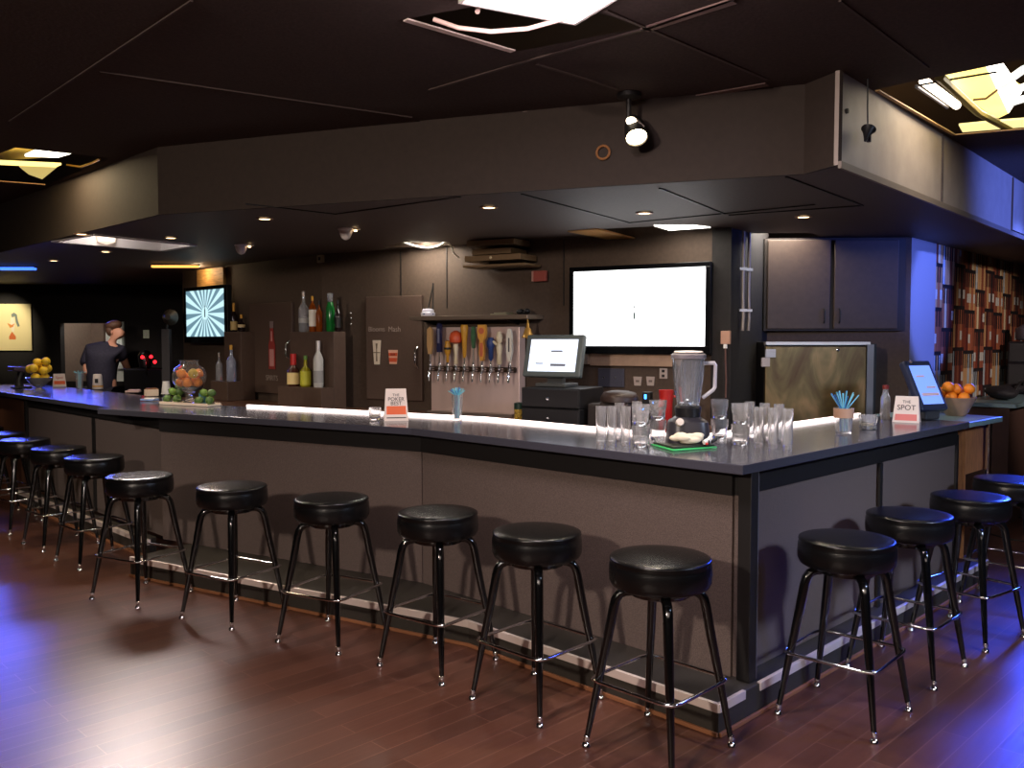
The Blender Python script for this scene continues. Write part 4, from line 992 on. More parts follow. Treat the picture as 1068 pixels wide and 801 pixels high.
# straws in glasses
STRAW_ME = {}
def straw_glass(px, py, hg, hs, r, n, label, slabel, group, fill, tint=M_STRAW, spread=.05):
    l = onbar(px, py); o = empty('straw_glass', l, label, 'glass')
    glass_lathe(hg, r * .8, r, .012).build('glass_wall', M_GLASS, o, smooth=50)
    if fill: MB().lathe([(r * 1.02, hg * .62), (r * 1.05, hg * .98)], 20, caps=False).build('paper_band', fill, o, smooth=60)
    for k in range(n):
        a = k * 2.4; q_ = math.sqrt((k + .5) / n)
        b0_ = Vector((.42 * r * q_ * math.cos(a), .42 * r * q_ * math.sin(a), .014)); t0_ = Vector((spread * q_ * math.cos(a), spread * q_ * math.sin(a), hs * (1 - .12 * q_ * q_)))
        m_ = b0_.lerp(t0_, .8)
        inr = Vector((.5 * r * q_ * math.cos(a), .5 * r * q_ * math.sin(a), hg))
        s_ = MB().tube([b0_, inr, t0_], .0031, 6).build('drinking_straw', tint if k % 3 else M_STRAW2, loc=l, smooth=60)
        tag(s_, slabel, 'straw', group)
    return o
straw_glass(477, 438.5, .165, .215, .036, 18, 'glass packed with blue straws at the middle of the bar', 'blue straw packed in the glass at the middle of the bar', 'straws in the middle glass', None, spread=.06)
straw_glass(83, 406.3, .17, .2, .039, 12, 'glass of pale blue straws on the far left wing', 'pale blue straw in the glass on the far left wing', 'straws on the left wing', None, spread=.08)
straw_glass(879.5, 452.5, .145, .24, .052, 16, 'glass with a tan band and blue straws on the right side of the bar', 'blue straw fanning out of the tan banded glass on the right', 'straws on the right side', mat('tan_band', (184, 146, 120), .6), spread=.085)
# votive glasses
def votive(px, py, h, r, label):
    l = onbar(px, py); o = empty('votive_glass', l, label, 'candle glass')
    MB().lathe([(r * .7, 0), (r * .86, .003), (r * .9, h * .2), (r * .82, h * .3), (r, h * .75), (r * .96, h), (r * .88, h), (r * .9, h * .7), (r * .7, .02), (r * .3, .018)], 12).build('cut_glass', M_GLASS, o, smooth=20)
    MB().lathe([(.012, .02), (r * .6, .021), (r * .6, h * .42), (.012, h * .42)], 14).build('candle', M_CREAM, o, smooth=40)
votive(391, 438.5, .085, .042, 'small cut glass candle holder left of the orange block table tent')
votive(905, 448, .085, .055, 'small cut glass candle holder right of the tan banded straw glass')
# right side: bottle, tablet, bowl of oranges
l = onbar(923, 438); bottle(l, .225, .031, M_CLEARB, cap=mat('cap_red', (120, 44, 40), .4), capf=.9, neck=.55, shoulder=.62, text='clear bottle with a dull red cap beside the right table tent')
l = onbar(967, 437.5); tb = empty('tablet_terminal', l, 'tilted tablet till with a blue lit screen at the right end of the bar', 'till', face(l) + math.radians(50))
MB().box((0, .03, .03), (.13, .15, .058)).build('foot', mat('tablet_foot', (60, 62, 66), .35), tb, bevel=.012)
MB().box((0, -.01, .062), (.1, .07, .006)).build('card_slot', M_STEEL, tb)
tl2 = Matrix.Rotation(math.radians(-27), 3, 'X') @ Matrix.Rotation(math.radians(0), 3, 'Y')
MB().box((0, .035, .215), (.245, .05, .355), m=tl2).build('housing', mat('tablet_housing', (44, 50, 76), .35), tb, bevel=.014)
n_ = tl2 @ Vector((0, -1, 0)); z_ = Vector((0, .035, .215)) + n_ * .026
MB().box(tuple(z_), (.185, .003, .275), m=tl2).build('screen', M_SCREENB, tb)
for dx, dz, sx, sz in ((.03, -.02, .08, .012), (.0, -.07, .15, .02), (-.03, .06, .07, .012)): MB().box(tuple(z_ + tl2 @ Vector((dx, -.003, dz))), (sx, .002, sz), m=tl2).build('screen_print', mat('pale_ui', (226, 196, 210), .5), tb)
MB().tube([(-.1, .06, .38), (-.125, .03, .375)], .008, 6).build('stylus_clip', M_STEEL, tb)
l = (atz(997, 433, ZC)[0], atz(997, 433, ZC)[1], ZC - .003)
o = empty('fruit_bowl', l, 'flared wooden bowl full of oranges at the right end of the bar', 'bowl')
MB().lathe([(.04, 0), (.06, .0), (.068, .01), (.128, .128), (.122, .128), (.062, .02), (.02, .016)], 28).build('bowl', M_BOWL, o, smooth=50)
def settle(spots, r, rin, z0, it=900, mg=1.3):
    P_ = [Vector(s_) for s_ in spots]
    for n_ in range(it):
        for p_ in P_: p_.z -= .0006 * (1 - n_ / it)
        for i_ in range(len(P_)):
            for k_ in range(i_):
                dv = P_[i_] - P_[k_]; l_ = dv.length
                if l_ < 2.04 * r: dv = dv / max(l_, 1e-6) * (2.04 * r - l_) / 2; P_[i_] += dv; P_[k_] -= dv
        for p_ in P_:
            p_.z = max(p_.z, z0 + r * 1.02)
            lim = rin(p_.z) - r * mg; h_ = math.hypot(p_.x, p_.y)
            if lim < h_ and h_ > 1e-6:
                f_ = max(lim, 0) / h_; p_.x *= f_; p_.y *= f_
                if lim < h_ - .0005: p_.z += .0008
    return [tuple(p_) for p_ in P_]
def fruit_pile(loc, spots, r, m, name, label, group, cat, sx=1.):
    for x_, y_, z_ in spots:
        f_ = MB().ell((0, 0, 0), (r * sx, r, r), 18, 12).build(name, m, loc=(loc[0] + x_, loc[1] + y_, loc[2] + z_), smooth=180)
        if sx == 1: f_.rotation_euler = (R.uniform(0, 3), R.uniform(-.3, .3), R.uniform(0, 3))
        else: f_.rotation_euler = (0, R.uniform(-.5, .5), R.uniform(0, 3))
        tag(f_, label, cat, group)
        MB().lathe([(.001, r * .985), (.006, r * .985), (.004, r * 1.004), (.001, r * 1.006)], 6).build('stem_end', mat('stem', (90, 90, 40), .7), f_)
fruit_pile(l, settle([(-.03, -.03, .09), (.035, -.02, .09), (0, .05, .09), (-.075, -.02, .16), (-.005, -.075, .16), (.07, -.02, .16), (.05, .06, .16), (-.05, .06, .16), (-.025, -.005, .22), (.04, .01, .22)], .0375, lambda z: .062 + max(0, z - .02) * .55 if z < .128 else .15, .034, 900, 1.9), .0375, M_ORANGE, 'orange', 'orange piled in the wooden bowl at the right end of the bar', 'oranges in the wooden bowl', 'orange')
# far left wing items
ZL = ZC - .003
l = (*atz(41, 408, ZL), ZL + .001)
o = empty('glass_bowl', l, 'clear footed glass bowl heaped with lemons on the far left wing', 'bowl')
MB().lathe([(.03, 0), (.06, 0), (.05, .01), (.02, .03), (.06, .06), (.135, .14), (.13, .14), (.055, .066), (.01, .05)], 24).build('bowl', M_GLASS, o, smooth=50)
fruit_pile(l, settle([(-.06, -.03, .14), (.05, -.04, .14), (0, .06, .14), (-.1, -.01, .21), (-.02, -.08, .21), (.09, -.03, .21), (.03, .09, .21), (-.06, .07, .21), (-.04, .0, .27), (.05, -.01, .27)], .0475, lambda z: .055 + max(0, z - .066) * 1.0 if z < .14 else .16, .085, 900, 1.65), .0435, M_LEMON, 'lemon', 'lemon heaped in the glass bowl on the far left wing', 'lemons in the glass bowl', 'lemon', 1.1)
l = (*atz(22, 405, ZL), ZL + .001)
o = empty('bar_terminal', l, 'dark flat terminal on a stand at the left end of the bar, seen edge on', 'till', face(l) + .3)
MB().box((0, 0, .012), (.17, .16, .024)).build('foot', M_DKPLASTIC, o, bevel=.008)
MB().tube([(-.02, 0, .02), (-.02, 0, .09), (.01, 0, .17)], [.05, .035, .04], 12).build('stand', M_DKPLASTIC, o, smooth=50)
MB().box((.03, 0, .205), (.26, .24, .05), m=Matrix.Rotation(math.radians(4), 3, 'Y')).build('head', mat('terminal_purple', (70, 58, 70), .4), o, bevel=.012)
l = (*atz(102, 406, ZL), ZL + .001)
o = empty('shaker_cup', l, 'white patterned cup with dark print in front of the man', 'cup')
MB().lathe([(.05, 0), (.055, .005), (.043, .15), (.038, .16), (.01, .162)], 20).build('body', mat('cup_white', (226, 214, 208), .5), o, smooth=50)
MB().box((.012, -.051, .09), (.03, .012, .045), rz=.1).build('dark_print', M_BLACK, o); MB().lathe([(.0538, .025), (.0528, .04)], 20, caps=False).build('gold_band', M_GOLD, o)
l = (*atz(158, 413, ZC), ZC + .001)
o = empty('napkin_box', l, 'small cream box with brown contents beside the white paper cup', 'box', face(l) + .3)
MB().box((0, 0, .03), (.11, .07, .06)).build('box', mat('cream_box', (222, 200, 176), .6), o, bevel=.003); MB().box((0, 0, .066), (.095, .055, .012)).build('contents', mat('brown_packets', (140, 96, 62), .7, noise=.4, nscale=90), o)
l = (*atz(173.5, 411, ZC), ZC + .001)
o = empty('paper_cup', l, 'white paper cup standing upside down behind the limes', 'cup')
MB().lathe([(.048, 0), (.048, .006), (.044, .008), (.031, .12), (.026, .122), (.01, .121)], 20).build('cup_wall', M_WHITE, o, smooth=40)
l = (*atz(139, 409, ZC), ZC + .001)
o = empty('coaster_pile', l, 'low pile of pinkish napkins left of the cream box', 'napkins', .2)
MB().box((0, 0, .008), (.13, .11, .016)).box((.01, .005, .021), (.11, .1, .009), .3).build('napkins', mat('pink_napkin', (196, 166, 158), .8), o)
l = (*atz(156, 418, ZC), ZC + .001)
o = empty('folded_napkin', l, 'blue and white folded napkin on the bar in front of the cream box', 'napkin', -.4)
MB().box((0, 0, .008), (.14, .08, .016)).build('fold', mat('blue_napkin', (128, 158, 216), .8), o, bevel=.005); MB().box((.02, .0, .0195), (.09, .07, .007), .3).build('white_fold', M_WHITE, o)
# garnish tray with limes, fishbowl of oranges
l = (*atz(198, 422.5, ZC), ZC + .001)
tr_ = empty('garnish_tray', l, 'long white garnish tray under the limes and the orange jar', 'tray', RZ2)
MB().box((0, 0, .006), (.56, .14, .012)).build('tray', mat('tray_white', (232, 220, 206), .4), tr_, bevel=.004)
MB().box((0, -.066, .016), (.56, .008, .014)).box((0, .066, .016), (.56, .008, .014)).build('rim', mat('tray_white2', (226, 206, 188), .4), tr_)
u = Vector((.866, -.5)); v = Vector((.5, .866)); lv = Vector((l[0], l[1]))
def tray(a, b, z): p = lv + u * a + v * b; return (p.x, p.y, ZC + .0135 + z)
p = tray(-.005, .005, 0)
fb = empty('fishbowl_jar', p, 'stemmed round glass jar filled with oranges and a lemon on the garnish tray', 'jar')
MB().lathe([(.03, 0), (.054, 0), (.056, .006), (.045, .015), (.03, .03), (.028, .07), (.05, .095), (.1, .125), (.128, .18), (.13, .23), (.115, .28), (.075, .305), (.07, .335), (.078, .345), (.072, .345), (.064, .334), (.069, .302), (.108, .276), (.123, .23), (.121, .182), (.095, .132), (.045, .104), (.01, .1)], 32).build('glass_wall', M_JAR, fb, smooth=60)
def jar_r(z):
    pr = [(.10, .02), (.104, .045), (.132, .095), (.182, .121), (.23, .123), (.276, .108), (.302, .069), (.36, .064)]
    for (a_, ra), (b_2, rb) in zip(pr, pr[1:]):
        if a_ <= z <= b_2: return ra + (rb - ra) * (z - a_) / (b_2 - a_)
    return .03
FB = settle([(-.04, -.03, .19), (.04, -.03, .19), (0, .05, .19), (.07, -.012, .26), (-.07, -.018, .25), (-.0, -.06, .25), (.03, .058, .25), (-.04, .05, .25)], .0405, jar_r, .128, 900, 1.2)
fruit_pile((p[0], p[1], p[2]), [q_ for i_, q_ in enumerate(FB) if i_ != 3], .0385, M_ORANGE, 'orange', 'orange packed inside the stemmed glass jar', 'oranges in the glass jar', 'orange')
fruit_pile((p[0], p[1], p[2]), [FB[3]], .0385, mat('yellow_orange', (222, 190, 70), .4, noise=.1), 'lemon', 'yellow lemon among the oranges on the right side of the glass jar', None, 'lemon')
straw = tray(.115, .03, 0)
o = empty('blue_cup', straw, 'small blue cup standing behind the foot of the orange jar', 'cup')
MB().lathe([(.026, 0), (.028, .004), (.031, .085), (.028, .085), (.024, .008), (.01, .006)], 16).build('cup_wall', mat('teal_cup', (86, 140, 160), .4), o, smooth=40)
def lime_sprig(a, pts, label):
    for k, (x_, z_, y_) in enumerate(pts):
        p_ = tray(a + x_, y_, z_)
        f_ = MB().ell((0, 0, 0), (.036, .03, .03), 16, 10).build('lime', M_LIME if k % 2 else mat('lime_dark', (76, 106, 52), .45, noise=.2), loc=p_, smooth=180); f_.rotation_euler = (0, .4 * (k % 3 - 1), k)
        tag(f_, label % ('front left', 'rear', 'front right', 'top left', 'top right')[k], 'lime', None)
        MB().lathe([(.002, 0), (.006, .003), (.001, .012)], 6, (.034, 0, 0), Matrix.Rotation(PI / 2, 3, 'Y')).build('stem_end', mat('stem', (90, 90, 40)), f_)
lime_sprig(-.19, [(-.055, .031, -.02), (.0, .031, .035), (.05, .031, -.015), (-.03, .088, .015), (.052, .09, .02)], '%s lime of the green heap left of the orange jar')
lime_sprig(.19, [(-.06, .031, -.02), (-.002, .031, .035), (.055, .031, -.02), (-.045, .088, .018), (.05, .09, .01)], '%s lime of the green heap right of the orange jar')

# ------------------------------------------------------------------ lights in the soffit and ceiling
DL = [(276, 227.5, 'soffit downlight above the two cooler doors'), (510, 215.5, 'soffit downlight above the beer taps'), (672, 221.5, 'soffit downlight in front of the big television'), (838, 225.5, 'soffit downlight above the dark wall cabinet'), (178, 247.5, 'soffit downlight at the right end of the white framed opening'), (110, 262, 'soffit downlight just under the white framed opening'), (85, 243.5, 'soffit downlight at the back corner of the white framed opening'), (56, 271.5, 'farthest soffit downlight at the left, below the white framed opening')]
dl0 = None
for px_, py_, lab in DL:
    p = atz(px_, py_, SF)
    if dl0 is None:
        o = empty('recessed_downlight', (p[0], p[1], SF - .002), lab, 'downlight', 0, 'small recessed downlights in the soffit')
        MB().lathe([(.036, -.001), (.056, -.001), (.054, -.007), (.038, -.007)], 24, caps=False).build('trim_ring', mat('downlight_ring', (150, 110, 90), .4, metal=.5), o, smooth=40)
        MB().lathe([(.001, -.003), (.037, -.003), (.037, -.0045), (.001, -.005)], 24).build('lens', M_DOWN, o, smooth=40)
        dl0 = o
    else:
        o = copy_tree(dl0); o.location = (p[0], p[1], SF - .002); tag(o, lab, 'downlight', 'small recessed downlights in the soffit')
    L = bpy.data.lights.new('downlight', 'SPOT'); L.energy = 20; L.spot_size = 2.2; L.spot_blend = .6; L.color = (1, .8, .58); L.shadow_soft_size = .04
    lo = bpy.data.objects.new('downlight_lamp', L); COL.objects.link(lo); lo.location = (p[0], p[1], SF - .015)
for px_, py_, lab in ((360.5, 241, 'white egg shaped fixture under the soffit, above the bottle display'), (251.5, 258, 'smaller looking white fixture under the soffit, nearer the sunburst television')):
    p = atz(px_, py_ - 3, SF)
    o = empty('egg_fixture', (p[0], p[1], SF - .001), lab, 'light')
    MB().lathe([(.055, -.001), (.055, -.012), (.048, -.016), (.044, -.04), (.03, -.07), (.012, -.082), (.001, -.084)], 20).build('shade', mat('egg_white', (236, 226, 220), .5), o, smooth=50)
    MB().lathe([(.001, -.03), (.012, -.028), (.012, -.02), (.001, -.018)], 10, (.07, .0, .006)).build('bulb', M_DOWN, o)
    MB().box((.075, 0, -.006), (.06, .02, .008)).build('arm', M_WHITE, o)
# white framed soffit opening with three bulbs
cH = [sum(p[i] for p in H_left) / 4 for i in (0, 1)]
o = empty('soffit_light_tray', (0, 0, 0), 'white framed soffit opening with three bulbs, upper left of the sunburst television', 'light')
mb = MB()
for k in range(4):
    p, q_ = Vector(H_left[k]), Vector(H_left[(k + 1) % 4]); uu = (q_ - p).normalized(); nn = Vector((-uu.y, uu.x))
    if nn.dot(Vector(cH) - p) < 0: nn = -nn
    mb.prism([tuple(p - nn * .03), tuple(q_ - nn * .03), tuple(q_ + nn * .005), tuple(p + nn * .005)], SF - .014, SF - .003)
    if k in (0, 1): mb.prism([tuple(p + nn * .005), tuple(q_ + nn * .005), tuple(q_ + nn * .02), tuple(p + nn * .02)], SF - .012, SF + .10)
mb.build('frame', mat('frame_white', (226, 220, 218), .5), o)
MB().poly([(cH[0] + (p[0] - cH[0]) * 1.02, cH[1] + (p[1] - cH[1]) * 1.02) for p in H_left], [], SF + .2, up=False).build('back_panel', M_BLACK, o)
for px_, py_, r_ in ((74, 249, .04), (111, 248.5, .075), (135, 252, .045)):
    p = atz(px_, py_, SF + .05)
    MB().lathe([(.02, .16), (.025, .08), (r_, .05), (r_ * .9, .0), (.01, -.02)], 16, (p[0], p[1], SF + .02)).build('bulb', mat('dull_bulb', (226, 206, 186), .4, emit=1.2), o, smooth=60)
# light fittings inside the two rear soffit openings
def fitting(hole, z, label, energy, tube_m=M_TUBE, color=(1, .93, .82), yellow=False):
    c = Vector((sum(p[0] for p in hole) / len(hole), sum(p[1] for p in hole) / len(hole)))
    e_ = Vector(hole[2]) - Vector(hole[1]) if (Vector(hole[2]) - Vector(hole[1])).length > (Vector(hole[1]) - Vector(hole[0])).length else Vector(hole[1]) - Vector(hole[0])
    L_ = min(.95, e_.length * .8); rz = math.atan2(e_.y, e_.x)
    o = empty('tube_light', (c.x, c.y, z), label, 'light', rz)
    MB().box((0, 0, .09), (L_ + .1, .3, .02)).box((0, .15, .05), (L_ + .1, .012, .09)).box((0, -.15, .05), (L_ + .1, .012, .09)).build('reflector', M_YELLOWREF if yellow else M_WHITE, o)
    for y_ in (-.06, .06): MB().lathe([(.014, -L_ / 2), (.014, L_ / 2)], 10, (0, y_, .04), Matrix.Rotation(PI / 2, 3, 'Y')).build('tube', tube_m, o, smooth=40)
    for x_ in (-1, 1): MB().tube([(x_ * L_ * .4, 0, .1), (x_ * L_ * .4, 0, .5)], .004, 6).build('hanger_wire', M_STEEL, o)
    A = bpy.data.lights.new('tube_glow', 'AREA'); A.shape = 'RECTANGLE'; A.size = L_; A.size_y = .25; A.energy = energy; A.color = color
    ao = bpy.data.objects.new('tube_glow', A); COL.objects.link(ao); ao.location = (c.x, c.y, z + .0); ao.rotation_euler.z = rz
    return o
fitting(H_mid, SF + .05, 'bright tube light in the soffit opening above the right cooler door', 9)
o = empty('tube_light', (0, 0, 0), 'bright light panel in the soffit opening above the big television', 'light')
MB().prism([atz(x_, y_, SF - .006) for x_, y_ in ((682, 235.5), (724, 235.5), (741, 237.5), (698, 240.5))], SF - .006, SF + .004).build('lamp_panel', mat('white_panel_lamp', (255, 250, 240), emit=4), o)
MB().prism([atz(x_, y_, SF + .03) for x_, y_ in ((682, 235), (724, 235), (741, 237), (698, 240))], SF + .02, SF + .04).build('housing', M_WHITE, o)
A = bpy.data.lights.new('tv_panel_glow', 'AREA'); A.size = .4; A.energy = 4; A.color = (1, .93, .82); ao = bpy.data.objects.new('tv_panel_glow', A); COL.objects.link(ao); p = atz(712, 236.5, SF - .02); ao.location = (p[0], p[1], SF - .02)
A = bpy.data.lights.new('tile_glow', 'POINT'); A.energy = 120; A.color = (1, .72, .36); A.shadow_soft_size = .03; ao = bpy.data.objects.new('tile_glow', A); COL.objects.link(ao); p = atz(630, 242, SF + .08); ao.location = (p[0], p[1], SF + .08)
fitting(H_right, SF + .1, 'tube light in the narrow soffit opening above the wall cabinet', 10)
# drooping plastic diffuser and wires, tilted tile
pA, pB2, pC2 = atz(421, 254, SF), atz(445, 259, SF - .045), atz(466, 254, SF)
yb_ = 7.33
def P3(px, py): return Vector(atY(px, py, yb_))
dz = tag(MB().tube([P3(420, 253), P3(432, 257), P3(446, 259.5), P3(458, 257), P3(465, 252.5)], .012, 8).build('hanging_cable', mat('white_cable', (236, 232, 222), .4), smooth=60), 'drooping white cable under the light above the right cooler door', 'cable')
tag(MB().tube([P3(462, 252), P3(470, 256), P3(473, 264), P3(479, 269)], .008, 6).build('loose_wire', mat('white_cable', (236, 232, 222)), smooth=60), 'loose white wire end hanging right of the drooping cable', 'cable')
a = [Vector(atz(x_, y_, SF)) for x_, y_ in ((592, 241), (622, 238), (676, 246), (664, 249.5))]
t_ = MB(); zz_ = [SF - .006, SF - .006, SF - .05, SF - .05]
t_.add([(p.x, p.y, z_) for p, z_ in zip(a, zz_)] + [(p.x, p.y, z_ + .012) for p, z_ in zip(a, zz_)], [(3, 2, 1, 0), (4, 5, 6, 7), (0, 1, 5, 4), (1, 2, 6, 5), (2, 3, 7, 6), (3, 0, 4, 7)])
tag(t_.build('loose_ceiling_tile', mat('warm_tile', (226, 176, 100), .9, trans=.75)), 'warm lit ceiling tile hanging loose above the big television', 'ceiling tile')
# conduit boxes near the soffit, red sign
sb = on2(523, 266, .16, 'air_vent_unit', 'brown slatted vent unit high on the wall left of the big television', 'vent')
zc2 = onW2(523, 266, .16)[2]
for k, (wd, z_) in enumerate(((.44, .09), (.36, .02), (.52, -.03), (.58, -.09))): MB().box((-.03 + .01 * k, 0, z_), (wd, .26, .045 if k < 3 else .018)).build('slat', mat('vent_brown', (128, 104, 76), .5), sb, bevel=.004)
MB().box((0, .1, 0), (.3, .1, .2)).build('body', M_BLACK, sb)
MB().ell((-.02, -.134, -.03), .012).build('knob', M_CREAM, sb, smooth=60)
o = on2(563, 288, .05, 'red_sign', 'small dull red sign on the wall left of the big television', 'sign')
MB().box((0, 0, 0), (.125, .03, .085)).build('face', mat('dull_red', (150, 72, 62), .5), o, bevel=.004); MB().box((-.058, -.016, 0), (.016, .004, .08)).build('edge', mat('pink_edge', (176, 130, 118), .5), o)
o = sticker(onW1, RZ1, 334.5, 270, .02, 'small pale sensor box high on the wall above the bottle display', 'wall_sensor'); o['category'] = 'sensor'
MB().box((0, 0, 0), (.085, .03, .07)).build('case', mat('sensor_case', (170, 150, 120), .5), o, bevel=.004); MB().box((0, -.017, 0), (.03, .006, .03)).build('lens', M_BLACK, o)
o = onW2(366, 332, .03); hg = empty('door_hinge', o, 'small pair of bright hinge screws on the wall beside the right cooler door', 'hinge', RZ2)
for z_ in (-.05, 0, .05): MB().ell((0, 0, z_), .011).build('screw', M_CHROME, hg, smooth=60)
# spot head
pt = atz(656, 97, CE); sp_ = empty('spotlight', (pt[0], pt[1], CE - .001), 'lit black spotlight head hanging from the ceiling in front of the fascia', 'spotlight')
MB().lathe([(.01, 0), (.06, -.001), (.06, -.02), (.02, -.03)], 20).build('ceiling_plate', M_BLACK, sp_, smooth=40)
MB().tube([(0, 0, -.02), (0, 0, -.12)], .012, 8).build('stem', M_BLACK, sp_)
lp = Vector(atY(664, 143.5, pt[1] - .05)) - Vector((pt[0], pt[1], CE))
ax = Vector((.06, -.62, -.78)).normalized(); qm = ax.to_track_quat('Z', 'Y').to_matrix()
cn = lp - ax * .14
MB().lathe([(.03, 0), (.042, .02), (.05, .06), (.056, .13), (.058, .14), (.052, .14), (.048, .12), (.02, .1)], 24, tuple(cn), qm, caps=False).build('can', M_BLACK, sp_, smooth=40)
MB().lathe([(.001, .128), (.05, .128), (.05, .13), (.001, .134)], 24, tuple(cn), qm).build('lens', M_BULB, sp_, smooth=40)
kn = Vector(atY(659, 126.5, pt[1] - .04)) - Vector((pt[0], pt[1], CE))
MB().ell(tuple(kn), (.03, .02, .022), m=Matrix.Rotation(.3, 3, 'Y')).build('lit_arc', mat('arc_shine', (255, 236, 206), emit=3), sp_, smooth=60)  # reflective arc above the lens, its shine put in as emission
MB().tube([tuple(kn + Vector((.02, -.01, .01))), tuple(kn + Vector((.06, -.02, -.03)))], .005, 6).build('bracket', M_STEEL, sp_)
MB().tube([(0, 0, -.12), tuple(kn), tuple(cn + ax * .03)], .014, 8).build('yoke', M_BLACK, sp_)
L = bpy.data.lights.new('spot', 'SPOT'); L.energy = 60; L.spot_size = 1.7; L.spot_blend = .5; L.color = (1, .88, .66); L.shadow_soft_size = .05
lo = bpy.data.objects.new('spot_lamp', L); COL.objects.link(lo); lo.location = tuple(Vector((pt[0], pt[1], CE)) + lp + ax * .02); lo.rotation_euler = (-ax).to_track_quat('Z', 'Y').to_euler()
# ring on fascia
fp, fq = Vector(SP1), Vector(SP2); fu = (fq - fp).normalized(); fn = Vector((-fu.y, fu.x)); 
p = atP(629, 159, fn.x, fn.y, fn.dot(fp) - .012)
rg = [(.034 * math.cos(a), 0, .034 * math.sin(a)) for a in [k * PI / 10 for k in range(20)]]
o = MB().tube(rg, .007, 6, closed=True).build('cable_ring', mat('ring_brown', (150, 104, 66), .4), loc=p, rz=math.atan2(fu.y, fu.x), smooth=60)
tag(o, 'small brown ring fixed to the fascia left of the lit spotlight', 'ring')
# hanging black thing on the pale fascia
fd = Vector((d.x, d.y)); fnr = Vector((d.y, -d.x)); k_f = fnr.dot(Vector(SP3)) + .06
p = Vector(atP(905, 138, fnr.x, fnr.y, k_f)); pt_ = Vector(atP(902.5, 92, fnr.x, fnr.y, k_f))
o = empty('hanging_horn', p, 'small black cone hanging by a cord on the pale fascia', 'speaker', math.atan2(d.y, d.x))
MB().lathe([(.006, -.055), (.012, -.03), (.024, .005), (.034, .02), (.03, .024), (.012, .03)], 18, (0, 0, 0), Matrix.Rotation(math.radians(35), 3, 'Y')).build('cone', M_DKPLASTIC, o, smooth=50)
MB().box((.02, 0, -.012), (.012, .02, .06)).build('clip', mat('dull_blue_plastic', (60, 58, 74), .4), o)
MB().tube([(0, 0, .02), (-.01, 0, .12), (-.012, 0, CE - p.z - .01)], .0035, 6).build('cord', M_BLACK, o)
p = atP(882, 116, fnr.x, fnr.y, k_f - .05); o = empty('fascia_bolt', p, 'small dark bolt near the front edge of the pale fascia', 'bolt', math.atan2(d.y, d.x))
MB().lathe([(.001, 0), (.012, 0), (.012, .012), (.001, .014)], 8, (0, 0, 0), Matrix.Rotation(PI / 2, 3, 'X')).build('head', M_BLACK, o)
# opening lights in main ceiling
def troffer(px, py, z, sx, sy, rz, label, m, energy, color, housing=M_WHITE, tilt=0., cables=()):
    p = atz(px, py, z); o = empty('ceiling_light', (p[0], p[1], z), label, 'ceiling light', rz)
    MB().box((0, 0, .07), (sx + .06, sy + .06, .02)).box((sx / 2 + .025, 0, .035), (.012, sy + .06, .07)).box((-sx / 2 - .025, 0, .035), (.012, sy + .06, .07)).box((0, sy / 2 + .025, .035), (sx + .04, .012, .07)).box((0, -sy / 2 - .025, .035), (sx + .04, .012, .07)).build('housing', housing, o)
    MB().box((0, 0, .012), (sx, sy, .012)).build('lamp_panel', m, o, bevel=.003)
    for x_ in (-.35, .35): MB().tube([(x_ * sx, 0, .08), (x_ * sx, 0, 3.70 - z)], .004, 6).build('hanger_wire', M_STEEL, o)
    A = bpy.data.lights.new('ceiling_glow', 'AREA'); A.shape = 'RECTANGLE'; A.size = sx; A.size_y = sy; A.energy = energy; A.color = color
    ao = bpy.data.objects.new('ceiling_glow', A); COL.objects.link(ao); ao.location = (p[0], p[1], z - .01); ao.rotation_euler.z = rz
    return o
troffer(566, -2, CE - .035, .42, .30, PI / 4 * .6, 'overbright pinkish white ceiling light at the top of the photo', mat('pinkish_lamp', (255, 236, 240), emit=9), 26, (1, .84, .86))
light_p = atz(570, 4, CE - .1)
A = bpy.data.lights.new('top_bulb', 'POINT'); A.energy = 9; A.color = (1, .78, .82); A.shadow_soft_size = .1; ao = bpy.data.objects.new('top_bulb', A); COL.objects.link(ao); ao.location = (light_p[0], light_p[1], CE - .14)
# frame bars of the top opening
mb = MB(); seam_line((423, 19), (535, 52), CE, .03, mb, -.006); struct(mb.build('trim_14', mat('white_bar', (240, 224, 216), .4)))
yv = atz(500, 33, CE - .06)
def Pz(px, py, z): x_, y_ = atz(px, py, z); return (x_, y_, z)
tag(MB().tube([Pz(452, 20, CE - .02), Pz(478, 29, CE - .05), Pz(512, 33, CE - .06), Pz(550, 30, CE - .05), Pz(590, 19, CE - .03), Pz(622, 5, CE - .01)], .009, 8).build('hanging_cable', mat('pink_cable', (236, 206, 196), .4), smooth=60), 'pale cable loop sagging below the overbright ceiling light', 'cable')
tag(MB().tube([Pz(498, 12, CE - .0), Pz(499, 5, CE + .05), Pz(497, -4, CE + .2)], .01, 8).build('lamp_cord', mat('pink_cable', (236, 206, 196)), smooth=60), 'short pale cord at the left of the overbright ceiling light', 'cable')
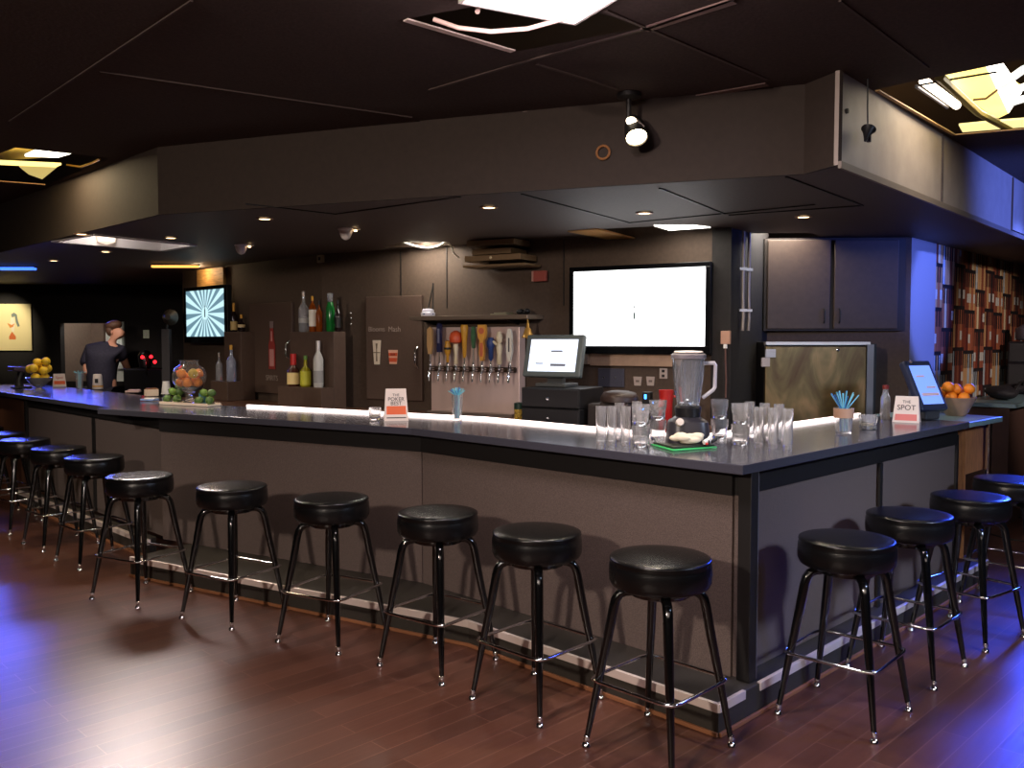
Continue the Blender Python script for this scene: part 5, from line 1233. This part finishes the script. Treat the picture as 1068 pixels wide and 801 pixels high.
# left ceiling opening
def Ph(px, py, z): return Pz(px, py, z)
o = empty('ceiling_light', (0, 0, 0), 'white and yellowed tube light in the left ceiling opening', 'ceiling light')
zq = CE + .10
def quad(pts, z, th, name, m, par):
    return MB().prism([atz(x_, y_, z) for x_, y_ in pts], z, z + th).build(name, m, par)
quad([(30, 150), (78, 152), (62, 163), (0, 168), (-40, 168)], CE + .2, .02, 'reflector', mat('reflector_lit', (236, 214, 150), .5), o)
quad([(36, 158.5), (74, 160.5), (60, 164.5), (26, 163)], CE + .1, .015, 'lamp_panel', mat('white_lamp', (255, 248, 226), emit=4), o)
quad([(-20, 168), (64, 172), (58, 174.5), (-22, 171)], CE + .08, .015, 'yellow_rail', mat('yellow_lamp', (255, 226, 130), emit=1.6), o)
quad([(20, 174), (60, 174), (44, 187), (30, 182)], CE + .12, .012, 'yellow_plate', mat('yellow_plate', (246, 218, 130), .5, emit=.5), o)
MB().tube([Ph(70, 172, CE + .12), Ph(84, 174, CE + .06), Ph(96, 170, CE + .08), Ph(104, 166, CE + .06)], .008, 6).build('wire', mat('gold_wire', (206, 160, 70), .4), o, smooth=60)
mb = MB(); seam_line((-30, 186), (47, 192), CE, .03, mb, -.005); struct(mb.build('trim_7', mat('warm_bar', (220, 170, 110), .5)))
A = bpy.data.lights.new('left_glow', 'AREA'); A.size = .5; A.energy = 14; A.color = (1, .78, .46); ao = bpy.data.objects.new('left_glow', A); COL.objects.link(ao); p = atz(52, 166, CE + .05); ao.location = (p[0], p[1], CE + .05)
# right ceiling opening
o = empty('ceiling_light', (0, 0, 0), 'large yellowed light with bare tubes in the right ceiling opening', 'ceiling light')
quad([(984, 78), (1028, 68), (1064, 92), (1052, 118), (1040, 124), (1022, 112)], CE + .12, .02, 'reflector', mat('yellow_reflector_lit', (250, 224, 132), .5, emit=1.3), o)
quad([(1028, 68), (1046, 66), (1066, 96), (1052, 118)], CE + .115, .004, 'white_glow', mat('white_lamp2', (255, 250, 236), emit=4), o)
MB().tube([Ph(963, 84, CE + .06), Ph(998, 110, CE + .06)], .022, 10).build('tube', mat('bare_tube', (255, 238, 214), emit=4), o, smooth=40)
MB().tube([Ph(956, 90, CE + .06), Ph(988, 112, CE + .06)], .01, 8).build('socket_rail', mat('grey_rail', (150, 150, 160), .3, metal=.6), o, smooth=40)
MB().tube([Ph(980, 80, CE + .03), Ph(1020, 117, CE + .03), Ph(1052, 134, CE + .03)], .022, 8).build('frame_bar', mat('olive_bar', (150, 134, 70), .4), o, smooth=40)
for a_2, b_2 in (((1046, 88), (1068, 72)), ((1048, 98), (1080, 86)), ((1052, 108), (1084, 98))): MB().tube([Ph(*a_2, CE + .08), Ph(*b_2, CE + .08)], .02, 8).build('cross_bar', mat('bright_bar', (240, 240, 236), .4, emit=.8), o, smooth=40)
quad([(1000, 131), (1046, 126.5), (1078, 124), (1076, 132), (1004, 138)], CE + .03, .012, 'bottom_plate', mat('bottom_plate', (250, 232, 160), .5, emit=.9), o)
MB().tube([Ph(958, 89, CE + .03), Ph(985, 84, CE + .04), Ph(1040, 75, CE + .05)], .005, 6).build('wire', M_BLACK, o)
MB().tube([Ph(1015, 104, CE + .05), Ph(1028, 103, CE + .05), Ph(1040, 94, CE + .05)], .006, 6).build('wire', mat('brown_wire', (110, 80, 50), .5), o)
mb = MB(); seam_line((915, 93.5), (995, 140), CE, .02, mb, -.004); seam_line((995, 140), (1100, 131), CE, .02, mb, -.004); struct(mb.build('trim_8', mat('tan_bar', (190, 150, 100), .5)))
A = bpy.data.lights.new('right_glow', 'AREA'); A.size = .6; A.energy = 6; A.color = (1, .84, .62); ao = bpy.data.objects.new('right_glow', A); COL.objects.link(ao); p = atz(1010, 100, CE + .05); ao.location = (p[0], p[1], CE + .04)

# ------------------------------------------------------------------ far left: poster, strip, post, red lights
pz_ = FY - .012
def onF(px, py, off=.012): return Vector(atY(px, py, FY - off))
zA, zB = onF(20, 317).z, onF(20, 365.5).z; xA, xB = onF(-22, 340).x, onF(33, 340).x
po = empty('wall_poster', ((xA + xB) / 2, FY - .001, (zA + zB) / 2), 'lit cream poster with a small drawn figure on the far left wall', 'poster')  # plain poster board on the wall, without a frame
W3, H3 = xB - xA, zA - zB
MB().box((0, -.012, 0), (W3, .02, H3)).build('board', mat('poster_cream', (236, 216, 160), .6), po)
def pq(px, py): v_ = onF(px, py); return (v_.x - po.location.x, v_.z - po.location.z)
def shape(pts, m, name, y=-.0235):
    mb = MB(); prism_y(mb, [pq(*p) for p in pts], y, y + .001); return mb.build(name, m, po)
shape([(12, 328), (15, 326), (18, 328), (19, 334), (21, 340), (19, 341), (17, 336), (16, 330), (13, 331)], mat('hair_print', (120, 130, 120), .6), 'printed_hair')
shape([(8, 337), (13, 339), (16, 337), (14, 341), (11, 342)], mat('orange_pr', (226, 140, 60), .6), 'printed_top')
shape([(10, 351), (13, 346), (17, 351), (17, 354), (10, 354)], mat('orange_pr2', (214, 110, 54), .6), 'printed_skirt')
shape([(12, 331), (15, 331), (16, 337), (15, 346), (13, 346), (11, 338)], mat('pale_pr', (240, 224, 196), .6), 'printed_figure', -.0232)
L = bpy.data.lights.new('picture_lamp', 'SPOT'); L.energy = 45; L.spot_size = 1.0; L.color = (1, .9, .66); L.spot_blend = .7
lo = bpy.data.objects.new('picture_lamp', L); COL.objects.link(lo); lo.location = (po.location.x, FY - .9, 2.37); lo.rotation_euler = (math.radians(57), 0, 0)
# blue strip light along the far ceiling edge, warm strip
def strip(px0, px1, py, Y, label, m, name, h=.03):
    a = Vector(atY(px0, py, Y)); b = Vector(atY(px1, py, Y)); o = empty(name, (a + b) / 2, label, 'strip light')
    o.location.z = min(SF - .03, o.location.z)
    MB().box((0, 0, .014), ((b - a).length, .06, .012)).build('rail', M_BLACK, o); MB().box((0, -.005, 0), ((b - a).length - .02, .05, h * .6)).build('tube', m, o); return o
strip(-40, 38, 278, 9.6, 'blue glowing strip light under the soffit at the far left', M_BLUESTRIP, 'blue_strip_light', .05)
strip(158, 208, 277.5, 9.3, 'warm orange strip light under the soffit left of the sunburst television', mat('warm_strip', (255, 176, 84), emit=1.6), 'warm_strip_light', .04)
# post with horn left of the sunburst screen
p = Vector(atY(174, 370, 9.9)); o = empty('speaker_post', (p.x, p.y, 0), 'grey post with a round horn on top, left of the sunburst television', 'post')
MB().box((0, 0, .86), (.09, .08, 1.72)).build('post', mat('post_grey', (64, 60, 62), .5), o, bevel=.006)
zh = atY(180, 331, 9.9)[2]
MB().lathe([(.03, .06), (.05, .03), (.09, -.02), (.085, -.024), (.045, .02), (.01, .03)], 20, (.06, -.05, zh), Matrix.Rotation(PI / 2, 3, 'X') @ Matrix.Rotation(.0, 3, 'Z')).build('horn', mat('horn_dark', (60, 54, 48), .35), o, smooth=50)
MB().tube([(0, 0, 1.7), (.02, 0, zh - .03), (.05, 0, zh)], .016, 8).build('bracket', M_BLACK, o)
# light switch and red lights
p = onF(152.5, 348.5, .012); o = empty('light_switch', p, 'pale green light switch plate on the black wall right of the pass through', 'switch')
MB().box((0, 0, 0), (.085, .012, .12)).build('plate', mat('switch_plate', (150, 150, 128), .5, emit=.12), o, bevel=.003); MB().box((0, -.01, 0), (.02, .012, .035)).build('toggle', M_WHITE, o)
p = Vector(atY(153, 405, 11.2)); o = empty('drink_machine', (p.x, p.y, 0), 'black drink machine with three small red lights in the dark corner', 'machine')
MB().box((0, .1, .62), (.5, .4, 1.24)).build('body', mat('machine_black', (20, 19, 20), .35), o, bevel=.02)
MB().lathe([(.04, 1.24), (.07, 1.25), (.09, 1.4), (.05, 1.46), (.02, 1.47)], 18, (-.02, .02, 0)).build('hopper', mat('machine_black', (20, 19, 20)), o, smooth=50)
for px_, py_ in ((148.5, 372.5), (157.5, 372), (161.5, 377.5)):
    q_ = Vector(atY(px_, py_, 11.08)) - Vector((p.x, p.y, 0)); MB().ell((q_.x, q_.y, q_.z), .022, 10, 6).build('red_light', M_REDLED, o)
q_ = Vector(atY(152.5, 383, 11.08)) - Vector((p.x, p.y, 0)); MB().tube([(q_.x, q_.y + .02, q_.z - .1), (q_.x, q_.y, q_.z), (q_.x - .02, q_.y, q_.z + .12)], .012, 8).build('tap_lever', M_CHROME, o, smooth=50)

# ------------------------------------------------------------------ right: counter along the mural
MN = Vector((MU.y, -MU.x))
def mur(t, off): b = Vector((A5[0], A5[1])) + Vector((MU.x, MU.y)) * t + MN * off; return (b.x, b.y)
mc = empty('mural_counter', (0, 0, 0), 'narrow teal topped counter along the bottle mural', 'counter')
MB().prism([mur(.55, .004), mur(3.6, .004), mur(3.6, .5), mur(.55, .5)], 1.02, 1.055).build('countertop', M_TEAL, mc)
MB().prism([mur(.6, .006), mur(3.6, .006), mur(3.6, .44), mur(.6, .44)], 0, 1.019).build('cabinet_body', mat('brown_counter_front', (74, 50, 40), .6, noise=.1), mc)
p = mur(1.2, .27); o = empty('black_bag', (p[0], p[1], 1.056), 'black soft bag lying on the counter under the bottle mural', 'bag', math.atan2(MU.y, MU.x))
mb = MB(); [mb.ell((R.uniform(-.16, .16), R.uniform(-.05, .05), .05 + R.uniform(0, .05)), (R.uniform(.1, .16), .1, .05)) for k in range(9)]
b = mb.build('bag_body', mat('bag_black', (26, 22, 26), .7), o); b.modifiers.new('r', 'REMESH').voxel_size = .012; b.modifiers['r'].use_smooth_shade = True
MB().tube([(-.12, -.1, .08), (-.06, -.13, .16), (.06, -.13, .16), (.12, -.1, .08)], .01, 6).build('strap', M_BLACK, o, smooth=60)
p = mur(2.35, .25); o = empty('coffee_machine', (p[0], p[1], 1.056), 'dark coffee machine with a chrome bar at the right edge in front of the mural', 'machine', math.atan2(MU.y, MU.x))
MB().box((0, 0, .16), (.55, .34, .32)).box((0, .06, .42), (.55, .22, .22)).build('body', mat('machine_dark', (30, 28, 34), .35), o, bevel=.02)
MB().tube([(-.26, -.14, .42), (.26, -.14, .42)], .025, 10).build('chrome_bar', M_CHROME, o, smooth=40)
MB().lathe([(.1, .54), (.12, .56), (.12, .66), (.06, .7), (.01, .7)], 20, (-.05, .03, 0)).build('hopper', mat('hopper_grey', (96, 92, 104), .4), o, smooth=50)
for x_ in (-.15, .1): MB().tube([(x_, -.15, .34), (x_, -.26, .32)], .016, 8).build('group_handle', M_BLACK, o)
for i, (pts, lab) in enumerate((([(1012, 552), (1030, 556), (1050, 562), (1075, 566)], 'black cable across the floor behind the right stools'), ([(1010, 536), (1034, 540), (1056, 538), (1075, 542)], 'thin dark cable farther back on the floor at the right edge'))):
    tag(MB().tube([(*atz(x_, y_, .006), .0065) for x_, y_ in pts], .006, 6).build('floor_cable', M_BLACK, smooth=60), lab, 'cable')

# ------------------------------------------------------------------ the man behind the left wing
def skin_mesh(name, verts, edges, m, parent, root=0, sub=1):
    me = bpy.data.meshes.new(name); me.from_pydata([v[:3] for v in verts], edges, []); me.materials.append(m)
    o = bpy.data.objects.new(name, me); COL.objects.link(o); o.parent = parent
    bpy.context.view_layer.objects.active = o
    sk = o.modifiers.new('skin', 'SKIN'); sk.use_smooth_shade = True
    if not me.skin_vertices: me.attributes
    dat = me.skin_vertices[0].data if me.skin_vertices else None
    for i, v in enumerate(verts):
        r_ = v[3]; dat[i].radius = (r_, r_) if not isinstance(r_, tuple) else r_
        dat[i].use_root = (i == root)
    s_ = o.modifiers.new('sub', 'SUBSURF'); s_.levels = sub; s_.render_levels = sub
    return o
YM = 11.7
mx = (106 - PX) / F * YM
man = empty('person', (mx, YM, 0), 'man in dark short sleeved shirt seen from behind, leaning right beyond the left wing', 'person')
V_ = [(0, 0, .98, .15), (-.02, .02, 1.15, .15), (-.02, .05, 1.32, .165), (.02, .08, 1.47, .12), (.09, .10, 1.56, .058), (.125, .11, 1.62, .058), (.155, .115, 1.705, .098), (.15, .115, 1.775, .08),   # 0-7 spine, neck, head
      (-.16, .05, 1.46, .07), (-.19, -.01, 1.3, .052), (-.16, -.10, 1.17, .045), (-.10, .02, 1.10, .036), (-.06, .08, 1.08, .034),       # 8-12 left arm
      (.19, .12, 1.45, .07), (.22, .2, 1.3, .052), (.2, .36, 1.18, .044), (.16, .5, 1.12, .034), (.15, .55, 1.1, .034),       # 13-17 right arm
      (-.1, 0, .9, .1), (-.11, .02, .5, .065), (-.11, .05, .1, .045), (-.10, -.06, .04, .04), (.1, 0, .9, .1), (.11, .02, .5, .065), (.11, .05, .1, .045), (.13, -.06, .04, .04),   # legs 18-25
      (.262, .115, 1.69, .016), (.185, .115, 1.625, .078)]    # nose, jaw
E_ = [(0, 1), (1, 2), (2, 3), (3, 4), (4, 5), (5, 6), (6, 7), (3, 8), (8, 9), (9, 10), (10, 11), (11, 12), (3, 13), (13, 14), (14, 15), (15, 16), (16, 17), (0, 18), (18, 19), (19, 20), (20, 21), (0, 22), (22, 23), (23, 24), (24, 25), (6, 26), (6, 27)]
for h_, dirn in ((12, Vector((.55, .8, -.15))), (17, Vector((.1, 1, -.2)))):
    dirn.normalize(); side = dirn.cross(Vector((0, 0, 1))).normalized(); o0 = Vector(V_[h_][:3])
    for k, (sd, ln) in enumerate(((-.03, .07), (-.011, .085), (.011, .08), (.03, .06))):
        a_ = o0 + side * sd + dirn * .03; b_2 = a_ + dirn * ln * .55 ; c_2 = b_2 + dirn * ln * .4 + Vector((0, 0, -.02))
        n0 = len(V_); V_ += [(*a_, .011), (*b_2, .009), (*c_2, .008)]; E_ += [(h_, n0), (n0, n0 + 1), (n0 + 1, n0 + 2)]
    a_ = o0 + side * -.04; b_2 = a_ + dirn * .04 + side * -.02; n0 = len(V_); V_ += [(*a_, .012), (*b_2, .009)]; E_ += [(h_, n0), (n0, n0 + 1)]
skin_mesh('body', V_, E_, M_SKIN, man, 0, 2)
sv_ = [(0, 0, .84, .185), (0, 0, .96, .19), (-.02, .02, 1.15, .2), (-.02, .05, 1.32, .22), (.02, .08, 1.45, .185), (.075, .097, 1.535, .09), (-.16, .05, 1.45, .115), (-.195, -.01, 1.31, .095), (-.19, -.045, 1.25, .085), (.19, .12, 1.44, .115), (.22, .19, 1.32, .095)]
skin_mesh('shirt', sv_, [(0, 1), (1, 2), (2, 3), (3, 4), (4, 5), (4, 6), (6, 7), (7, 8), (4, 9), (9, 10)], M_SHIRT, man, 0, 2)
tv_ = [(0, 0, .96, .165), (-.1, 0, .88, .12), (-.11, .02, .5, .085), (-.11, .05, .1, .07), (.1, 0, .88, .12), (.11, .02, .5, .085), (.11, .05, .1, .07)]
skin_mesh('trousers', tv_, [(0, 1), (1, 2), (2, 3), (0, 4), (4, 5), (5, 6)], M_JEAN, man, 0, 2)
MB().ell((-.10, -.06, .035), (.05, .12, .034)).build('shoe', M_BLACK, man, smooth=60); MB().ell((.13, -.06, .035), (.05, .12, .034)).build('shoe', M_BLACK, man, smooth=60)
hb = MB().ell((.120, .115, 1.795), (.108, .095, .066), 20, 12, Matrix.Rotation(-.18, 3, 'Y')).ell((.082, .115, 1.725), (.06, .088, .08), 16, 10)
hb.build('hair', M_HAIR, man, smooth=180)
MB().ell((.13, .03, 1.70), (.012, .01, .028)).build('ear', M_SKIN, man, smooth=60)
for y_ in (.08, .15): MB().ell((.228, y_, 1.715), (.008, .012, .008), 8, 6).build('eye', M_BLACK, man)
MB().ell((.235, .115, 1.648), (.008, .025, .006), 8, 6).build('mouth', mat('lips', (160, 90, 80), .5), man)

# ------------------------------------------------------------------ lamps of the room, with added fill lights
def light(typ, name, loc, energy, color=(1, 1, 1), target=None, **k):
    L = bpy.data.lights.new(name, typ); L.energy = energy; L.color = color
    for a, b in k.items(): setattr(L, a, b)
    o = bpy.data.objects.new(name, L); COL.objects.link(o); o.location = loc
    if target is not None: o.rotation_euler = (Vector(loc) - Vector(target)).to_track_quat('Z', 'Y').to_euler()
    return o
light('SPOT', 'room_lamp_key', (-2.5, -1.0, 2.72), 560, (1, .83, .70), (-.3, 4.6, .5), spot_size=1.7, spot_blend=.8, shadow_soft_size=.12)
light('AREA', 'fill_rear', (.5, -2.0, 2.78), 110, (1, .82, .72), None, shape='RECTANGLE', size=5, size_y=3)  # added soft fill behind the camera, no actual fitting
light('AREA', 'blue_strip_glow_left', (-6.9, 12.3, 2.34), 9, (.08, .12, 1), (-2.9, 4.9, 0), shape='RECTANGLE', size=3.0, size_y=.3, spread=.6)
light('AREA', 'soffit_tray_glow', (cH[0], cH[1], SF + .16), 18, (1, .86, .82), (-1.6, 4.0, 0), shape='RECTANGLE', size=.9, size_y=.4, spread=1.2)
light('AREA', 'blue_stage_glare_right', (5.75, 8.6, 2.6), 13, (.03, .08, 1), (1.9, 3.4, 0), shape='RECTANGLE', size=.8, size_y=.4, spread=.6)
light('AREA', 'fill_right', (4.0, 1.6, 2.75), 32, (.6, .72, 1), (2.0, 4.8, .3), size=.6, spread=1.3)  # added cool fill that lifts the right side panels
light('SPOT', 'mural_lamp', (6.2, 5.4, 2.75), 210, (1, .84, .8), (4.7, 8.7, 1.3), spot_size=.75, spot_blend=.8, shadow_soft_size=.1)
light('SPOT', 'blue_stage_panel', (6.3, 4.6, 2.72), 900, (.12, .2, 1), (3.5, 7.28, 1.9), spot_size=.3, spot_blend=.35, shadow_soft_size=.06)
light('SPOT', 'blue_stage_fascia', (5.2, 5.2, 2.3), 260, (.12, .2, 1), (3.6, 6.5, 2.62), spot_size=1.0, spot_blend=.9, shadow_soft_size=.1)
light('SPOT', 'blue_stage_floor', (4.2, 3.6, 2.75), 260, (.05, .1, 1), (2.3, 3.2, 0), spot_size=1.1, spot_blend=1, shadow_soft_size=.2)
light('SPOT', 'fill_left_wing', (-5.6, 4.4, 2.74), 130, (1, .9, .8), (-3.6, 7.3, .6), spot_size=1.0, spot_blend=.9, shadow_soft_size=.15)  # added fill that brightens the left wing panels
light('POINT', 'kitchen_lamp', ((x0 + x1) / 2 + .3, 13.7, 2.45), 260, (1, .95, .88), shadow_soft_size=.1)
light('SPOT', 'kitchen_door_fill', (fx(119) * 1.08, 13.5, 2.5), 450, (1, 1, .96), (fx(119) * 14.9 / FY, 14.92, 1.5), spot_size=.7, spot_blend=.5)  # added spot, only there to brighten the white door
light('SPOT', 'man_fill', (-5.1, 10.7, 2.36), 40, (1, .86, .76), (-5.4, 11.6, 1.2), spot_size=1.4, spot_blend=.8, shadow_soft_size=.05)  # added fill on the man, not one of the soffit downlights
light('POINT', 'tray_bulbs', (cH[0] - .1, cH[1] - .1, SF + .11), 4, (1, .9, .84), shadow_soft_size=.05)
light('SPOT', 'cabinet_fill', (-6.6, 8.9, 2.35), 40, (1, .72, .5), (-6.2, 9.9, .5), spot_size=1.6, spot_blend=1, shadow_soft_size=.05)  # added warm fill, out of view, to brighten the wooden cabinet
light('POINT', 'soffit_plenum', (-3.45, 9.7, 2.36), 3, (1, .7, .4), shadow_soft_size=.05)
wd = bpy.data.worlds.new('world'); SC.world = wd; wd.use_nodes = True
wd.node_tree.nodes['Background'].inputs[0].default_value = (.05, .042, .036, 1); wd.node_tree.nodes['Background'].inputs[1].default_value = .3
SC.view_settings.view_transform = 'Standard'; SC.view_settings.look = 'None'; SC.view_settings.gamma = 1; SC.view_settings.use_curve_mapping = False
SC.view_settings.exposure = .4
SC.cycles.max_bounces = 12; SC.cycles.transmission_bounces = 12; SC.cycles.sample_clamp_indirect = 4; SC.cycles.caustics_refractive = True; SC.cycles.caustics_reflective = False
